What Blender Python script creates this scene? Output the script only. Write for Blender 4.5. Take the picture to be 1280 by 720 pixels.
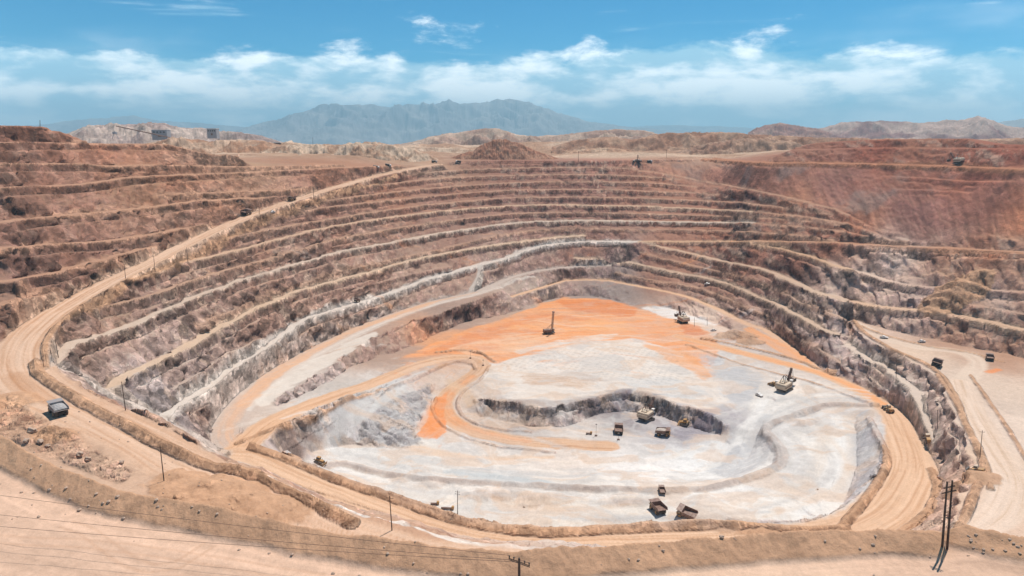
import bpy, bmesh, math, random
import numpy as np
from mathutils import Vector, Matrix, noise as mnoise

random.seed(7)
rng = np.random.default_rng(7)
S = bpy.context.scene
for o in list(bpy.data.objects):
    bpy.data.objects.remove(o)

# ------------------------------------------------------------------ camera, sky, sun, exposure
F_PX = 900.0                                   # focal length in photo pixels (1280 wide)
PITCH = math.atan(195.0 / F_PX)                # horizon at photo row 165
cam_d = bpy.data.cameras.new('camera'); cam = bpy.data.objects.new('camera', cam_d)
S.collection.objects.link(cam); S.camera = cam
cam_d.sensor_width = 36.0; cam_d.lens = 36.0 * F_PX / 1280.0
cam_d.clip_start = 1.0; cam_d.clip_end = 120000.0
cam.location = (0, 0, 0); cam.rotation_euler = (math.pi / 2 - PITCH, 0, 0)

SUN_EL, SUN_AZ = math.radians(65), math.radians(36)    # high, ahead of the camera and to the right
world = bpy.data.worlds.new('World'); S.world = world; world.use_nodes = True

def build_world():
    nt = world.node_tree; n = nt.nodes; L = nt.links; n.clear()
    out = n.new('ShaderNodeOutputWorld'); bg = n.new('ShaderNodeBackground')
    bg.inputs['Strength'].default_value = 0.080
    sky = n.new('ShaderNodeTexSky'); sky.sky_type = 'NISHITA'; sky.sun_disc = False
    sky.sun_elevation = SUN_EL; sky.sun_rotation = SUN_AZ
    sky.altitude = 2700; sky.air_density = 0.9; sky.dust_density = 0.2; sky.ozone_density = 2.0
    tint = n.new('ShaderNodeMix'); tint.data_type = 'RGBA'; tint.blend_type = 'MULTIPLY'
    tint.inputs['Factor'].default_value = 1.0
    tint.inputs['B'].default_value = (0.0, 0.69, 0.92, 1)
    L.new(sky.outputs['Color'], tint.inputs['A'])
    # clouds on a layer: direction -> azimuth / elevation coordinates
    tc = n.new('ShaderNodeTexCoord'); sep = n.new('ShaderNodeSeparateXYZ')
    L.new(tc.outputs['Generated'], sep.inputs[0])
    def math_(op, a, b=None, clamp=False):
        m = n.new('ShaderNodeMath'); m.operation = op; m.use_clamp = clamp
        for i, v in enumerate((a, b)):
            if v is None: continue
            if isinstance(v, (int, float)): m.inputs[i].default_value = v
            else: L.new(v, m.inputs[i])
        return m.outputs[0]
    az = math_('ARCTAN2', sep.outputs['X'], sep.outputs['Y'])
    el = math_('ARCSINE', sep.outputs['Z'])
    def noise(sx, sy, detail, rough, ox=0.0, oy=0.0, lac=2.0, dist=0.0):
        c = n.new('ShaderNodeCombineXYZ')
        L.new(math_('MULTIPLY_ADD', az, sx), c.inputs[0]); c.inputs[0].links[0].from_node.inputs[2].default_value = ox
        L.new(math_('MULTIPLY_ADD', el, sy), c.inputs[1]); c.inputs[1].links[0].from_node.inputs[2].default_value = oy
        t = n.new('ShaderNodeTexNoise'); t.noise_dimensions = '2D'
        t.inputs['Scale'].default_value = 1.0; t.inputs['Detail'].default_value = detail
        t.inputs['Roughness'].default_value = rough; t.inputs['Lacunarity'].default_value = lac
        t.inputs['Distortion'].default_value = dist
        L.new(c.outputs[0], t.inputs['Vector'])
        return t.outputs['Fac']
    def ramp(v, a, b, lo=0.0, hi=1.0):
        m = n.new('ShaderNodeMapRange'); m.interpolation_type = 'SMOOTHSTEP'
        L.new(v, m.inputs[0]); m.inputs[1].default_value = a; m.inputs[2].default_value = b
        m.inputs[3].default_value = lo; m.inputs[4].default_value = hi
        return m.outputs[0]
    R = math.radians
    wx = noise(7.0, 20.0, 4.0, 0.55, 2.2, 9.3)
    big = noise(2.6, 11.0, 2.0, 0.5, 4.2, 1.3)
    fine = noise(9.0, 26.0, 12.0, 0.58, 7.7, 3.1, lac=2.2, dist=0.12)
    # a bank of cumulus low over the horizon, thinning upwards; thicker to one side of the sky
    lowk = math_('MULTIPLY', ramp(el, R(-1.0), R(2.0), 0.85, 1.0), ramp(el, R(3.0), R(7.6), 1.0, 0.0))
    sidek = math_('MULTIPLY_ADD', math_('COSINE', math_('ADD', az, 0.45)), 0.5); sidek.node.inputs[2].default_value = 0.5
    dens = math_('ADD', math_('MULTIPLY', big, 0.85), math_('MULTIPLY', fine, 1.0))
    dens = math_('ADD', dens, math_('MULTIPLY', lowk, 0.78))
    dens = math_('ADD', dens, math_('MULTIPLY', sidek, 0.42))
    cum = ramp(dens, 1.50, 1.78)
    cir_n = noise(3.0, 44.0, 8.0, 0.62, 1.9, 8.4, dist=0.3)
    cir = math_('MULTIPLY', ramp(cir_n, 0.59, 0.82), 0.5)
    veil = math_('MULTIPLY', ramp(noise(1.6, 9.0, 4.0, 0.55, 5.1, 2.2), 0.42, 0.7), ramp(el, R(5.0), R(10.0), 0.32, 0.10))
    cov = math_('MAXIMUM', math_('MAXIMUM', math_('MULTIPLY', cum, 0.95), cir), veil)
    shade = math_('ADD', math_('MULTIPLY', fine, 0.55), math_('MULTIPLY', wx, 0.55))
    ccol = n.new('ShaderNodeMix'); ccol.data_type = 'RGBA'
    ccol.inputs['A'].default_value = (3.8, 7.0, 9.0, 1); ccol.inputs['B'].default_value = (13.5, 14.2, 14.4, 1)
    L.new(ramp(shade, 0.46, 0.66), ccol.inputs['Factor'])
    mix = n.new('ShaderNodeMix'); mix.data_type = 'RGBA'
    L.new(cov, mix.inputs['Factor']); L.new(tint.outputs['Result'], mix.inputs['A']); L.new(ccol.outputs['Result'], mix.inputs['B'])
    L.new(mix.outputs['Result'], bg.inputs['Color']); L.new(bg.outputs[0], out.inputs['Surface'])
build_world()

sun_d = bpy.data.lights.new('sun', 'SUN'); sun = bpy.data.objects.new('sun', sun_d); S.collection.objects.link(sun)
sun_d.energy = 4.0; sun_d.angle = math.radians(0.53); sun_d.color = (1.0, 0.95, 0.88)
sv = Vector((math.sin(SUN_AZ) * math.cos(SUN_EL), math.cos(SUN_AZ) * math.cos(SUN_EL), math.sin(SUN_EL)))
sun.rotation_euler = sv.to_track_quat('Z', 'Y').to_euler()
S.view_settings.view_transform = 'Standard'; S.view_settings.look = 'None'
S.view_settings.gamma = 1.0; S.view_settings.use_curve_mapping = False
S.view_settings.exposure = 0.5

# ------------------------------------------------------------------ survey: photo pixel + level -> point on the ground
cP, sP = math.cos(PITCH), math.sin(PITCH)
def W(px, py, z):
    a, b = px - 640.0, py - 360.0
    t = z / (-F_PX * sP - b * cP)
    return (a * t, (F_PX * cP - b * sP) * t, z)
def Wd(px, py, d):                                # at forward distance d
    a, b = px - 640.0, py - 360.0
    t = d / (F_PX * cP - b * sP)
    return (a * t, d, (-F_PX * sP - b * cP) * t)

def smooth(v, a, b):
    t = np.clip((v - a) / (b - a), 0, 1); return t * t * (3 - 2 * t)

_perm = rng.permutation(4096).astype(np.int32)
_pv = rng.random(4096).astype(np.float32)
def vnoise(x, y, seed=0):
    x = np.asarray(x, np.float32); y = np.asarray(y, np.float32); x, y = np.broadcast_arrays(x, y)
    fx = np.floor(x); fy = np.floor(y); xi = fx.astype(np.int32); yi = fy.astype(np.int32)
    fx = x - fx; fy = y - fy
    fx = fx * fx * fx * (fx * (fx * 6 - 15) + 10); fy = fy * fy * fy * (fy * (fy * 6 - 15) + 10)
    p0 = _perm.take((xi + seed * 131) & 4095); p1 = _perm.take((xi + seed * 131 + 1) & 4095)
    a = _pv.take((p0 + yi) & 4095); b = _pv.take((p1 + yi) & 4095); c = _pv.take((p0 + yi + 1) & 4095); d = _pv.take((p1 + yi + 1) & 4095)
    return (a + (b - a) * fx) * (1 - fy) + (c + (d - c) * fx) * fy
def fbm(x, y, oct=4, seed=0, gain=0.5):
    s = 0; a = 1; t = 0
    for k in range(oct):
        ca, sa = math.cos(0.6 * k), math.sin(0.6 * k); f = 2.03 ** k
        s = s + a * vnoise((x * ca - y * sa) * f + 17 * k, (x * sa + y * ca) * f - 9 * k, seed + k); t += a; a *= gain
    return s / t
def facet(x, y, oct=4, seed=0, gain=0.55):
    """angular noise: straight planes between lattice points, creased where they meet"""
    s = 0; a = 1; t = 0
    for k in range(oct):
        ca, sa = math.cos(0.9 * k + .3), math.sin(0.9 * k + .3); f = 2.07 ** k
        u = np.asarray((x * ca - y * sa) * f + 23 * k, np.float32); v = np.asarray((x * sa + y * ca) * f - 5 * k, np.float32)
        fu = np.floor(u); fv = np.floor(v); ui = fu.astype(np.int32); vi = fv.astype(np.int32); fu = u - fu; fv = v - fv
        p0 = _perm.take((ui + (seed + k) * 131) & 4095); p1 = _perm.take((ui + (seed + k) * 131 + 1) & 4095)
        A = _pv.take((p0 + vi) & 4095); B = _pv.take((p1 + vi) & 4095); C = _pv.take((p0 + vi + 1) & 4095); D = _pv.take((p1 + vi + 1) & 4095)
        s = s + a * np.where(fu + fv < 1, A + (B - A) * fu + (C - A) * fv, D + (C - D) * (1 - fu) + (B - D) * (1 - fv)); t += a; a *= gain
    return s / t
def ridged(x, y, oct=4, seed=0, gain=0.55):
    s = 0; a = 1; t = 0
    for k in range(oct):
        ca, sa = math.cos(0.8 * k), math.sin(0.8 * k); f = 2.1 ** k
        s = s + a * (1 - np.abs(2 * vnoise((x * ca - y * sa) * f + 31 * k, (x * sa + y * ca) * f, seed + k) - 1)); t += a; a *= gain
    return s / t

# ------------------------------------------------------------------ ground sheet: fan of rows from the viewpoint hill to the horizon
AZ0, AZ1, NA = math.radians(-39), math.radians(39), 1200
segs = [(55, 95, .02), (95, 175, .0029), (175, 240, .005), (240, 1230, .0024), (1230, 2600, .007), (2600, 40000, .06)]
lr = [math.log(55)]
for a, b, st in segs:
    nn = max(1, int(round(math.log(b / a) / st))); lr += list(np.linspace(math.log(a), math.log(b), nn + 1)[1:])
LR = np.array(lr); NR = len(LR)
AZ = np.linspace(AZ0, AZ1, NA)
RR = np.exp(LR)[:, None]
X = RR * np.sin(AZ)[None, :]; Y = RR * np.cos(AZ)[None, :]

def window(x0, x1, y0, y1):
    cs = [(x0, y0), (x0, y1), (x1, y0), (x1, y1)]
    az = [math.atan2(x, max(y, 1)) for x, y in cs]
    rmax = max(math.hypot(x, y) for x, y in cs)
    nx = min(max(0, x0), x1) if x0 <= 0 <= x1 else min(abs(x0), abs(x1))
    rmin = math.hypot(0 if x0 <= 0 <= x1 else nx, max(1, y0))
    j0 = max(0, int((min(az) - AZ0) / (AZ1 - AZ0) * (NA - 1)) - 1); j1 = min(NA, int((max(az) - AZ0) / (AZ1 - AZ0) * (NA - 1)) + 3)
    i0 = max(0, int(np.searchsorted(LR, math.log(max(56, rmin)))) - 2); i1 = min(NR, int(np.searchsorted(LR, math.log(max(57, rmax)))) + 2)
    return i0, i1, j0, j1

def catmull(P, n=8):
    P = np.array(P, float); Q = np.vstack([2 * P[0] - P[1], P, 2 * P[-1] - P[-2]]); out = []
    for i in range(1, len(Q) - 2):
        p0, p1, p2, p3 = Q[i - 1], Q[i], Q[i + 1], Q[i + 2]
        for t in np.linspace(0, 1, n, endpoint=False):
            out.append(0.5 * (2 * p1 + (p2 - p0) * t + (2 * p0 - 5 * p1 + 4 * p2 - p3) * t * t + (3 * p1 - p0 - 3 * p2 + p3) * t ** 3))
    out.append(Q[-2]); return np.array(out)

def survey(pts, n=6):
    """pts: (px, py) or (px, py, z); missing z is interpolated; returns a smooth polyline of points on the ground"""
    xy = np.array([(p[0], p[1]) for p in pts], float)
    s = np.r_[0, np.cumsum(np.hypot(*np.diff(xy, axis=0).T))]
    k = [i for i, p in enumerate(pts) if len(p) > 2]
    z = np.interp(s, s[k], [pts[i][2] for i in k])
    P = catmull([W(x, y, zz) for (x, y), zz in zip(xy, z)], n)
    return P

def near(poly, reach, XX=None, YY=None):
    """distance, level and run along the polyline for all ground points within reach; returns (i0,i1,j0,j1,D,Z,Srun,side)"""
    XX = X if XX is None else XX; YY = Y if YY is None else YY
    x0, y0 = poly[:, 0].min() - reach - 8, poly[:, 1].min() - reach - 8
    x1, y1 = poly[:, 0].max() + reach + 8, poly[:, 1].max() + reach + 8
    I0, I1, J0, J1 = window(x0, x1, y0, y1)
    D = np.full((I1 - I0, J1 - J0), 1e9, np.float32); Z = np.zeros_like(D); SR = np.zeros_like(D); SD = np.zeros_like(D)
    run = 0.0
    for a, b in zip(poly[:-1], poly[1:]):
        L = math.hypot(b[0] - a[0], b[1] - a[1])
        if L < 1e-6: continue
        m = reach + 8
        i0, i1, j0, j1 = window(min(a[0], b[0]) - m, max(a[0], b[0]) + m, min(a[1], b[1]) - m, max(a[1], b[1]) + m)
        i0 = max(i0, I0); i1 = min(i1, I1); j0 = max(j0, J0); j1 = min(j1, J1)
        if i1 > i0 and j1 > j0:
            xs, ys = XX[i0:i1, j0:j1], YY[i0:i1, j0:j1]
            ux, uy = (b[0] - a[0]) / L, (b[1] - a[1]) / L
            t = np.clip((xs - a[0]) * ux + (ys - a[1]) * uy, 0, L)
            dx, dy = xs - a[0] - t * ux, ys - a[1] - t * uy
            d = np.hypot(dx, dy); sl = np.s_[i0 - I0:i1 - I0, j0 - J0:j1 - J0]
            k = d < D[sl]
            D[sl] = np.where(k, d, D[sl]); Z[sl] = np.where(k, a[2] + (b[2] - a[2]) * t / L, Z[sl])
            SR[sl] = np.where(k, run + t, SR[sl]); SD[sl] = np.where(k, dx * uy - dy * ux, SD[sl])
        run += L
    return I0, I1, J0, J1, D, Z, SR, SD

# wobble used for rock edges (benches), none for graded roads
w1 = (fbm(X / 26, Y / 26, 3, 11) - .5) * 7 + (facet(X / 8, Y / 8, 2, 13) - .5) * 5
w2 = (fbm(X / 26, Y / 26, 3, 21) - .5) * 7 + (facet(X / 8, Y / 8, 2, 23) - .5) * 5
far_fade = smooth(RR, 150, 300)
XB, YB = X + w1 * far_fade, Y + w2 * far_fade

FIX = np.zeros((NR, NA), bool); ZF = np.zeros((NR, NA))
def width_at(P, h, SR):
    """half width along a line, given at evenly spaced points of its outline"""
    run = np.r_[0, np.cumsum(np.hypot(*np.diff(P[:, :2], axis=0).T))]
    return np.interp(SR, run[np.round(np.linspace(0, len(P) - 1, len(h))).astype(int)], h)
def strip(pts, hw, rock=True, raw=False, vary=0):
    """a level strip (bench floor, road bed, edge line) that the ground must follow"""
    P = pts if raw else survey(pts)
    h = np.atleast_1d(np.array(hw, float))
    i0, i1, j0, j1, D, Z, SR, SD = near(P, h.max() + 2, XB if rock else None, YB if rock else None)
    lim = width_at(P, h, SR)
    if vary: lim = lim * np.clip(.1 + 1.75 * fbm(SR / 55, SR * 0 + vary * 3.7, 3, 800 + vary), .22, 1.5)     # crumbled in places
    k = D < lim
    FIX[i0:i1, j0:j1] |= k
    ZF[i0:i1, j0:j1] = np.where(k, Z, ZF[i0:i1, j0:j1])
    return P
def offset(P, d, dz=0.0):
    """copy of a polyline pushed sideways (right hand side of its run is positive)"""
    T = np.gradient(P[:, :2], axis=0); T /= np.linalg.norm(T, axis=1)[:, None] + 1e-9
    Q = P.copy(); Q[:, 0] += T[:, 1] * d; Q[:, 1] -= T[:, 0] * d; Q[:, 2] += dz
    return Q

# ------------------------------------------------------------------ levels and edges of the pit
def march(pts, z0, g):
    out = [W(*pts[0], z0)]
    for p in pts[1:]:
        z = out[-1][2]
        for _ in range(50):
            q = W(*p, z); z = .5 * z + .5 * (out[-1][2] - g * math.hypot(q[0] - out[-1][0], q[1] - out[-1][1]))
        out.append(W(*p, z))
    return out
A_px = [(548,205),(487,216),(420,234),(366,251),(307,272),(255,295),(188,328),(134,354),(88,380),(52,405),(30,432),(28,462),(58,492),(103,514),(168,545),(235,583),(302,614),(387,648),(430,666)]
A_pts = march(A_px, -46, .083)
A_all = A_pts + [(-20, 204, A_pts[-1][2] - 3), (40, 206, A_pts[-1][2] - 8), (110, 215, A_pts[-1][2] - 13), (180, 240, A_pts[-1][2] - 20)]
A_line = catmull(A_all, 6)
def A_at(z):                                   # pixel on the main road where it reaches level z
    zz = [-p[2] for p in A_pts]
    return np.interp(-z, zz, [p[0] for p in A_px]), np.interp(-z, zz, [p[1] for p in A_px])

# --- plateau behind the rim and far plain
I_far = int(np.searchsorted(LR, math.log(1750)))
FIX[I_far:, :] = True
ZF[I_far:, :] = -40 + 10 * (fbm(X[I_far:] / 500, Y[I_far:] / 500, 3, 3) - .5) * smooth(RR[I_far:], 1750, 2500) - 370 * smooth(np.log(RR[I_far:]), math.log(1750), math.log(14000)) * np.ones((1, NA))
FIX[:3, :] = True; ZF[:3, :] = -64
# --- foreground terrace and its edge
T_edge = survey([(-90,500,-65),(-40,545),(0,560),(50,588),(134,624),(215,642),(336,666),(430,685),(521,697),(622,707),(722,704),(850,693),(984,684),(1085,679),(1119,680,-65)])
T_edge_r = survey([(1206,672,-65),(1240,680),(1280,687),(1340,700,-65)])
terr = np.zeros((NR, NA), bool)
def near_side(P):                              # ground nearer than a left-to-right line
    az = np.arctan2(P[:, 0], P[:, 1]); r = np.hypot(P[:, 0], P[:, 1]); o = np.argsort(az)
    return RR < np.interp(AZ, az[o], r[o])[None, :]
T_all = np.vstack([T_edge, T_edge_r])
terr = near_side(T_all); FIX |= terr; ZF[terr] = -65
# rim and rising ground outside the pit
strip([(548,203,-45),(600,200.5,-42.5),(740,200.5,-42.5),(880,199,-42),(960,203,-40),(1060,204,-37.5),(1180,207,-36),(1280,211,-35),(1400,213,-35)], 4)
for r_ in (1200, 1320, 1500):
    strip(np.array([(r_ * math.sin(a), r_ * math.cos(a), -41) for a in np.linspace(math.radians(-7), math.radians(17), 60)]), 6, raw=True)
for r_, z_ in ((1080, -33), (1300, -34)):
    strip(np.array([(r_ * math.sin(a), r_ * math.cos(a), z_) for a in np.linspace(math.radians(-38.8), math.radians(-12), 60)]), 6, raw=True)
for r_, z_ in ((1250, -30), (1400, -34)):
    strip(np.array([(r_ * math.sin(a), r_ * math.cos(a), z_) for a in np.linspace(math.radians(22), math.radians(38.8), 60)]), 6, raw=True)
# --- walls: a traced line is placed where its sight line meets the wall profile between two surveyed lines
def polar(P):
    az = np.arctan2(P[:, 0], P[:, 1]); o = np.argsort(az)
    return az[o], np.hypot(P[:, 0], P[:, 1])[o], P[:, 2][o]
def trace(pts, step=9):
    xy = catmull([(p[0], p[1]) for p in pts], 10); s = np.r_[0, np.cumsum(np.hypot(*np.diff(xy, axis=0).T))]
    t = np.linspace(0, s[-1], max(3, int(s[-1] / step))); return np.stack([np.interp(t, s, xy[:, 0]), np.interp(t, s, xy[:, 1])], 1)
def ray(px, py):
    a, b = px - 640.0, py - 360.0; h = F_PX * cP - b * sP
    return np.arctan2(a, h), (F_PX * sP + b * cP) / np.hypot(a, h)          # azimuth, downward slope
def fit(base, top, pts):
    q = trace(pts); az, t = ray(q[:, 0], q[:, 1]); A0, r0, z0 = polar(base); A1, r1, z1 = polar(top)
    R0, Z0, R1, Z1 = np.interp(az, A0, r0), np.interp(az, A0, z0), np.interp(az, A1, r1), np.interp(az, A1, z1)
    s = (Z1 - Z0) / np.maximum(R1 - R0, 8); r = (s * R0 - Z0) / (s + t)
    return np.stack([r * np.sin(az), r * np.cos(az), -t * r], 1)
def stack(base, pts, deg, gap=0.0):
    q = trace(pts); az, t = ray(q[:, 0], q[:, 1]); A0, r0, z0 = polar(base)
    s = math.tan(math.radians(deg)); r = (s * (np.interp(az, A0, r0) + gap) - np.interp(az, A0, z0)) / (s + t)
    return np.stack([r * np.sin(az), r * np.cos(az), -t * r], 1)
rim = survey([(548,203,-45),(600,200.5,-42.5),(740,200.5,-42.5),(880,199,-42),(960,203,-40),(1060,204,-37.5),(1180,207,-36),(1280,211,-35),(1400,213,-35)])
# right upper benches
c1 = stack(rim, [(960,201.5),(985,189),(1020,187),(1080,185),(1200,185),(1290,186),(1400,186)], 38, 22); strip(c1, 7, raw=True)
c2 = stack(c1, [(1000,184),(1012,180),(1060,176),(1120,174),(1200,173.3),(1222,175),(1245,180),(1300,181),(1400,181)], 36, 16); strip(c2, 6, raw=True)
strip(offset(c2, -70, -9), 6, raw=True)
# left upper benches
A_outer = catmull(A_pts[:11], 6)
LU = 24; LUP = []
for pts, h_ in [
    ([(-60,400),(0,381),(20,375),(82,364),(118,352)], 4),
    ([(-60,362),(0,352),(45,345),(105,330),(150,318),(195,308)], 4),
    ([(-60,318),(0,310),(80,304),(130,301),(175,295),(240,284),(275,278)], 4),
    ([(-60,285),(25,275),(95,267),(140,264),(200,257),(260,250),(330,247)], 4.5),
    ([(200,243),(300,239),(360,237),(415,232)], 3),
    ([(-60,238),(0,234.5),(100,230),(160,222),(225,218.5),(320,214.5),(430,209),(500,206.5)], 5),
    ([(-60,206),(0,204.5),(95,204.5),(140,207),(190,206),(250,207),(300,208),(360,207),(430,205)], 4),
    ([(-60,180),(0,178),(60,178),(130,179.5),(208,180.5),(235,187),(260,192),(290,195)], 5)]:
    L_ = stack(A_outer, pts, LU); LUP.append((L_, h_))
for k, (L_, h_) in enumerate(LUP):
    Q_ = L_[np.arctan2(L_[:, 0], L_[:, 1]) < -.25]
    if len(Q_) > 4: strip(offset(Q_, h_ + 2.5, -6), 1.6, raw=True, vary=40 + k)
for k, (L_, h_) in enumerate(LUP): strip(L_, h_, raw=True, vary=40 + k)
top_l = stack(A_outer, [(-60,156),(0,157),(50,158.5),(62,163),(72,164),(90,171),(100,176)], LU); strip(top_l, 6, raw=True)
strip(offset(top_l, -60, -14), 8, raw=True); strip(offset(L_, -50, -6), 8, raw=True)
# --- lower terrace C, ledge, ramp F first: they carry the walls
C_pts = [(783,332,-174),(722,333,-174),(675,338,-175),(638,347,-178),(595,365,-183),(540,378,-184),(487,396,-186),(430,420,-185),(370,452,-183),(322,485,-181.5),(290,518,-180.5),(281,545,-180),(296,565,-180)]
C_line = survey(C_pts)
ledge_px = [(60,455,-112),(76,462,-117),(105,472,-126),(139,492,-138),(170,508,-148),(202,526,-157.5),(240,545,-168),(275,565,-178)]
F_pts = [(640,371,-191),(662,364,-190.5),(682,358,-190),(712,350.5,-189),(756,350.5,-189),(783,355,-190),(850,368.5,-192),(894,385,-195),(934,405,-199),(958,413,-202),(990,437,-203),(1022,462,-203)]
F_line = survey(F_pts)
E_r = survey([(1030,464,-202),(1068,482,-200),(1112,508,-198),(1132,540,-196),(1152,580,-194.5)])
Cs = survey(C_pts[1:-2])
Cl_ = survey(C_pts[1:-2])
base_l = np.vstack([survey(ledge_px[:6]), Cl_[Cl_[:, 0] < 85], F_line[F_line[:, 0] > 140], E_r])
top_a = np.vstack([catmull(A_pts[:9], 6), rim[rim[:, 0] > -80]])
base_r = base_l
P_in = survey([(1065,403,-174),(1079,417,-173),(1112,437,-171),(1163,461,-170.5),(1189,494,-171),(1200,525),(1216,558,-172),(1224,585),(1214,610,-172),(1202,640),(1190,662,-171)])
P_back = survey([(1066,401,-173.5),(1110,414,-171),(1160,425,-170.5),(1220,437),(1280,450,-170),(1400,480,-168)])
# far and left wall benches (they spiral off the main road)
def sA(z, dx=6, dy=5):
    x, y = A_at(z); return [(x + dx, y + dy)]
WALL_L = [
    (sA(-53) + [(560,213),(640,210),(740,209),(800,211)], 3),
    (sA(-62) + [(500,228),(560,222),(640,219),(740,218),(800,220),(850,224)], 3),
    (sA(-72) + [(440,246),(520,237),(640,228),(740,227),(800,228),(870,233)], 3),
    (sA(-82) + [(380,263),(480,251),(560,243),(640,237.5),(740,236.5),(840,240),(900,243)], 3),
    (sA(-92) + [(300,294),(380,279),(480,263),(560,253),(640,247),(740,246),(840,249),(930,253)], 3),
    ([(165,350),(202,338),(232,328),(283,316),(350,298),(420,282),(530,266),(640,257),(740,256),(840,259),(940,264)], 3.4),
    ([(95,390),(125,385),(180,371),(260,344),(320,327),(420,299),(530,280),(640,267),(740,265.5),(840,268),(940,271)], 2.6),
    ([(76,452),(81,437),(101,426),(148,412),(188,395),(235,375),(299,350),(320,344),(420,316),(495,302),(545,292),(640,279),(700,276),(760,275.5),(840,277),(940,278)], 3.8),
    ([(250,405),(330,372),(420,341),(500,322),(560,309),(640,291),(700,286.5),(740,286),(840,287),(940,289)], 2.0),
    ([(142,484),(151,471),(195,451),(249,424),(292,399),(363,367),(397,357),(445,344),(532,321),(600,309),(640,303),(690,297),(730,294)], 4),
    ([(215,487),(290,440),(360,408),(430,367),(500,346),(560,333)], 1.8)]
def bench_floor(P, h, drop, gap=1.9):
    """a floor with the rock standing steep right under its edge; the lower part of the face is talus"""
    h = np.atleast_1d(np.array(h, float)); BENCH.append((P, h, drop, gap))
BENCH = []
for k, (pts, h_) in enumerate(WALL_L): bench_floor(fit(base_l, top_a, pts), h_, [6, 6, 6, 6, 6.5, 6.5, 6.5, 7, 5, 7, 4.5][k])
B4 = fit(base_l, top_a, [(206,520),(214,513),(232,501),(269,478),(302,454),(343,427),(386,397),(430,384),(467,372),(511,358),(548,345),(601,331),(635,322),(662,310.5),(702,303.5),(756,301.5),(800,301.5)])
bench_floor(B4, [4.5,4.5,4.5,5,5], 7)
# right wall above ramp F, then above the platform
WALL_R = [
    ([(720,322),(782,327),(840,339),(880,347),(915,357),(960,375),(992,390),(1022,407),(1045,417)], [3,3.2,4,4.5]),
    ([(800,315),(860,330),(915,343),(960,357),(1000,376),(1040,392),(1060,400)], 2),
    ([(770,340),(815,350),(860,357),(900,369),(940,387),(975,404),(1005,424),(1050,452)], 1.8),
    ([(800,302),(852,314),(890,323),(930,331),(960,338),(990,351),(1022,365),(1055,375)], 5),
    ([(800,301.5),(850,301.5),(917,302),(970,309),(1010,320),(1047,332),(1060,336)], 4),
    ([(917,301.5),(960,301),(1030,302.5),(1060,304)], 5),
    ([(940,289),(1000,294),(1040,300)], 2), ([(940,278),(1000,283),(1060,290)], 3),
    ([(940,271),(1000,275),(1055,281)], 2), ([(940,264),(1000,270),(1060,279)], 2), ([(930,253),(1000,262),(1040,268)], 2),
    ([(800,213),(825,216),(890,228),(960,241),(1035,259),(1060,268)], 2.5)]
for k, (pts, h_) in enumerate(WALL_R): bench_floor(fit(base_r, top_a, pts), h_, [7, 5.5, 5, 6, 6, 6, 4.5, 5, 4, 4, 4, 3][k])
WALL_P = [
    ([(1060,376),(1110,384),(1160,389),(1210,396),(1280,412),(1380,440)], 5.5),
    ([(1060,336),(1090,344),(1112,352),(1160,358),(1210,361),(1280,364),(1380,370)], 3.5),
    ([(1130,372),(1180,374),(1230,383),(1280,392)], 2),
    ([(1060,304),(1100,306),(1200,311),(1280,316),(1380,322)], 9),
    ([(1060,322),(1085,312),(1120,312),(1155,316),(1210,317.5),(1280,321)], 2),
    ([(1060,290),(1090,295),(1135,303)], 3), ([(1060,268),(1085,281),(1135,301)], 2),
    ([(1110,220),(1150,222),(1205,226),(1265,226)], 3.5), ([(1125,236),(1170,238),(1215,240)], 3)]
for k, (pts, h_) in enumerate(WALL_P): bench_floor(fit(P_back, top_a, pts), h_, [7, 7, 4, 5, 7, 3, 3, 5, 4][k])
H3 = fit(base_r, P_in, [(1062,430),(1072,438),(1110,462),(1136,481),(1149,501),(1156,531),(1164,555)])
bench_floor(H3, [4,4,4.5,4], 4)
bench_floor(fit(base_r, P_in, [(1062,458),(1095,478),(1125,502)]), 1.8, 3)
bench_floor(rim, 5, 5)
ROADS_ = [id(B4), id(H3)]
for k, (P, h, drop, gap) in enumerate(BENCH): strip(offset(P, h.mean() + gap, -drop)[2:-2], 1.6, raw=True, vary=k + 1)
for k, (P, h, drop, gap) in enumerate(BENCH): strip(P, h, raw=True, vary=0 if (id(P) in ROADS_ or h.mean() >= 3.4) else k + 1)
strip(offset(P_in, 4.5, -6), 1.0, raw=True); strip(P_in, 2.5, raw=True); strip(P_back, 5, raw=True)
strip([(1250,560,-172),(1300,640,-171),(1370,700,-170)], 10)
strip(C_line, [3,3,4,4.5,5.5,6,7.5,9,10,10,9,9,9], raw=True, rock=False)
strip(F_line, [3,3,3.5,4,5,6], raw=True, rock=False)
cn = np.array([W(588,365,-182.5)]); q_ = B4[np.argmin(np.abs(B4[:, 0] / B4[:, 1] - (601 - 640) / 900.))]
strip(np.vstack([q_, q_ * .7 + cn[0] * .3, q_ * .35 + cn[0] * .65, cn[0]]), 3.5, raw=True, rock=False)
C_in = strip([(345,498,-181.8),(355,491,-182.5),(395,467,-184),(445,434,-185),(480,414,-186),(520,400,-186.5),(560,388,-185.5),(600,372,-184),(625,362,-182)], 1.5)
strip([(345,509,-185.5),(400,483,-189.5),(445,457,-192.5),(480,445,-197),(500,439,-199.5),(530,427,-203),(560,412,-203.5),(600,397,-204)], 1.5)
# orange bench (upper floor)
U = -204
strip([(600,402,U),(655,387,U),(702,371.5,U),(756,373,U),(797,385,U),(839,386,U),(871,398,U),(914,412,U)], 2)
strip([(600,452,-203.5),(640,470,-204),(680,480,-204),(740,470,-204),(800,465,-204),(860,450,-204),(880,440,-204)], 3, rock=False)
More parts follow.
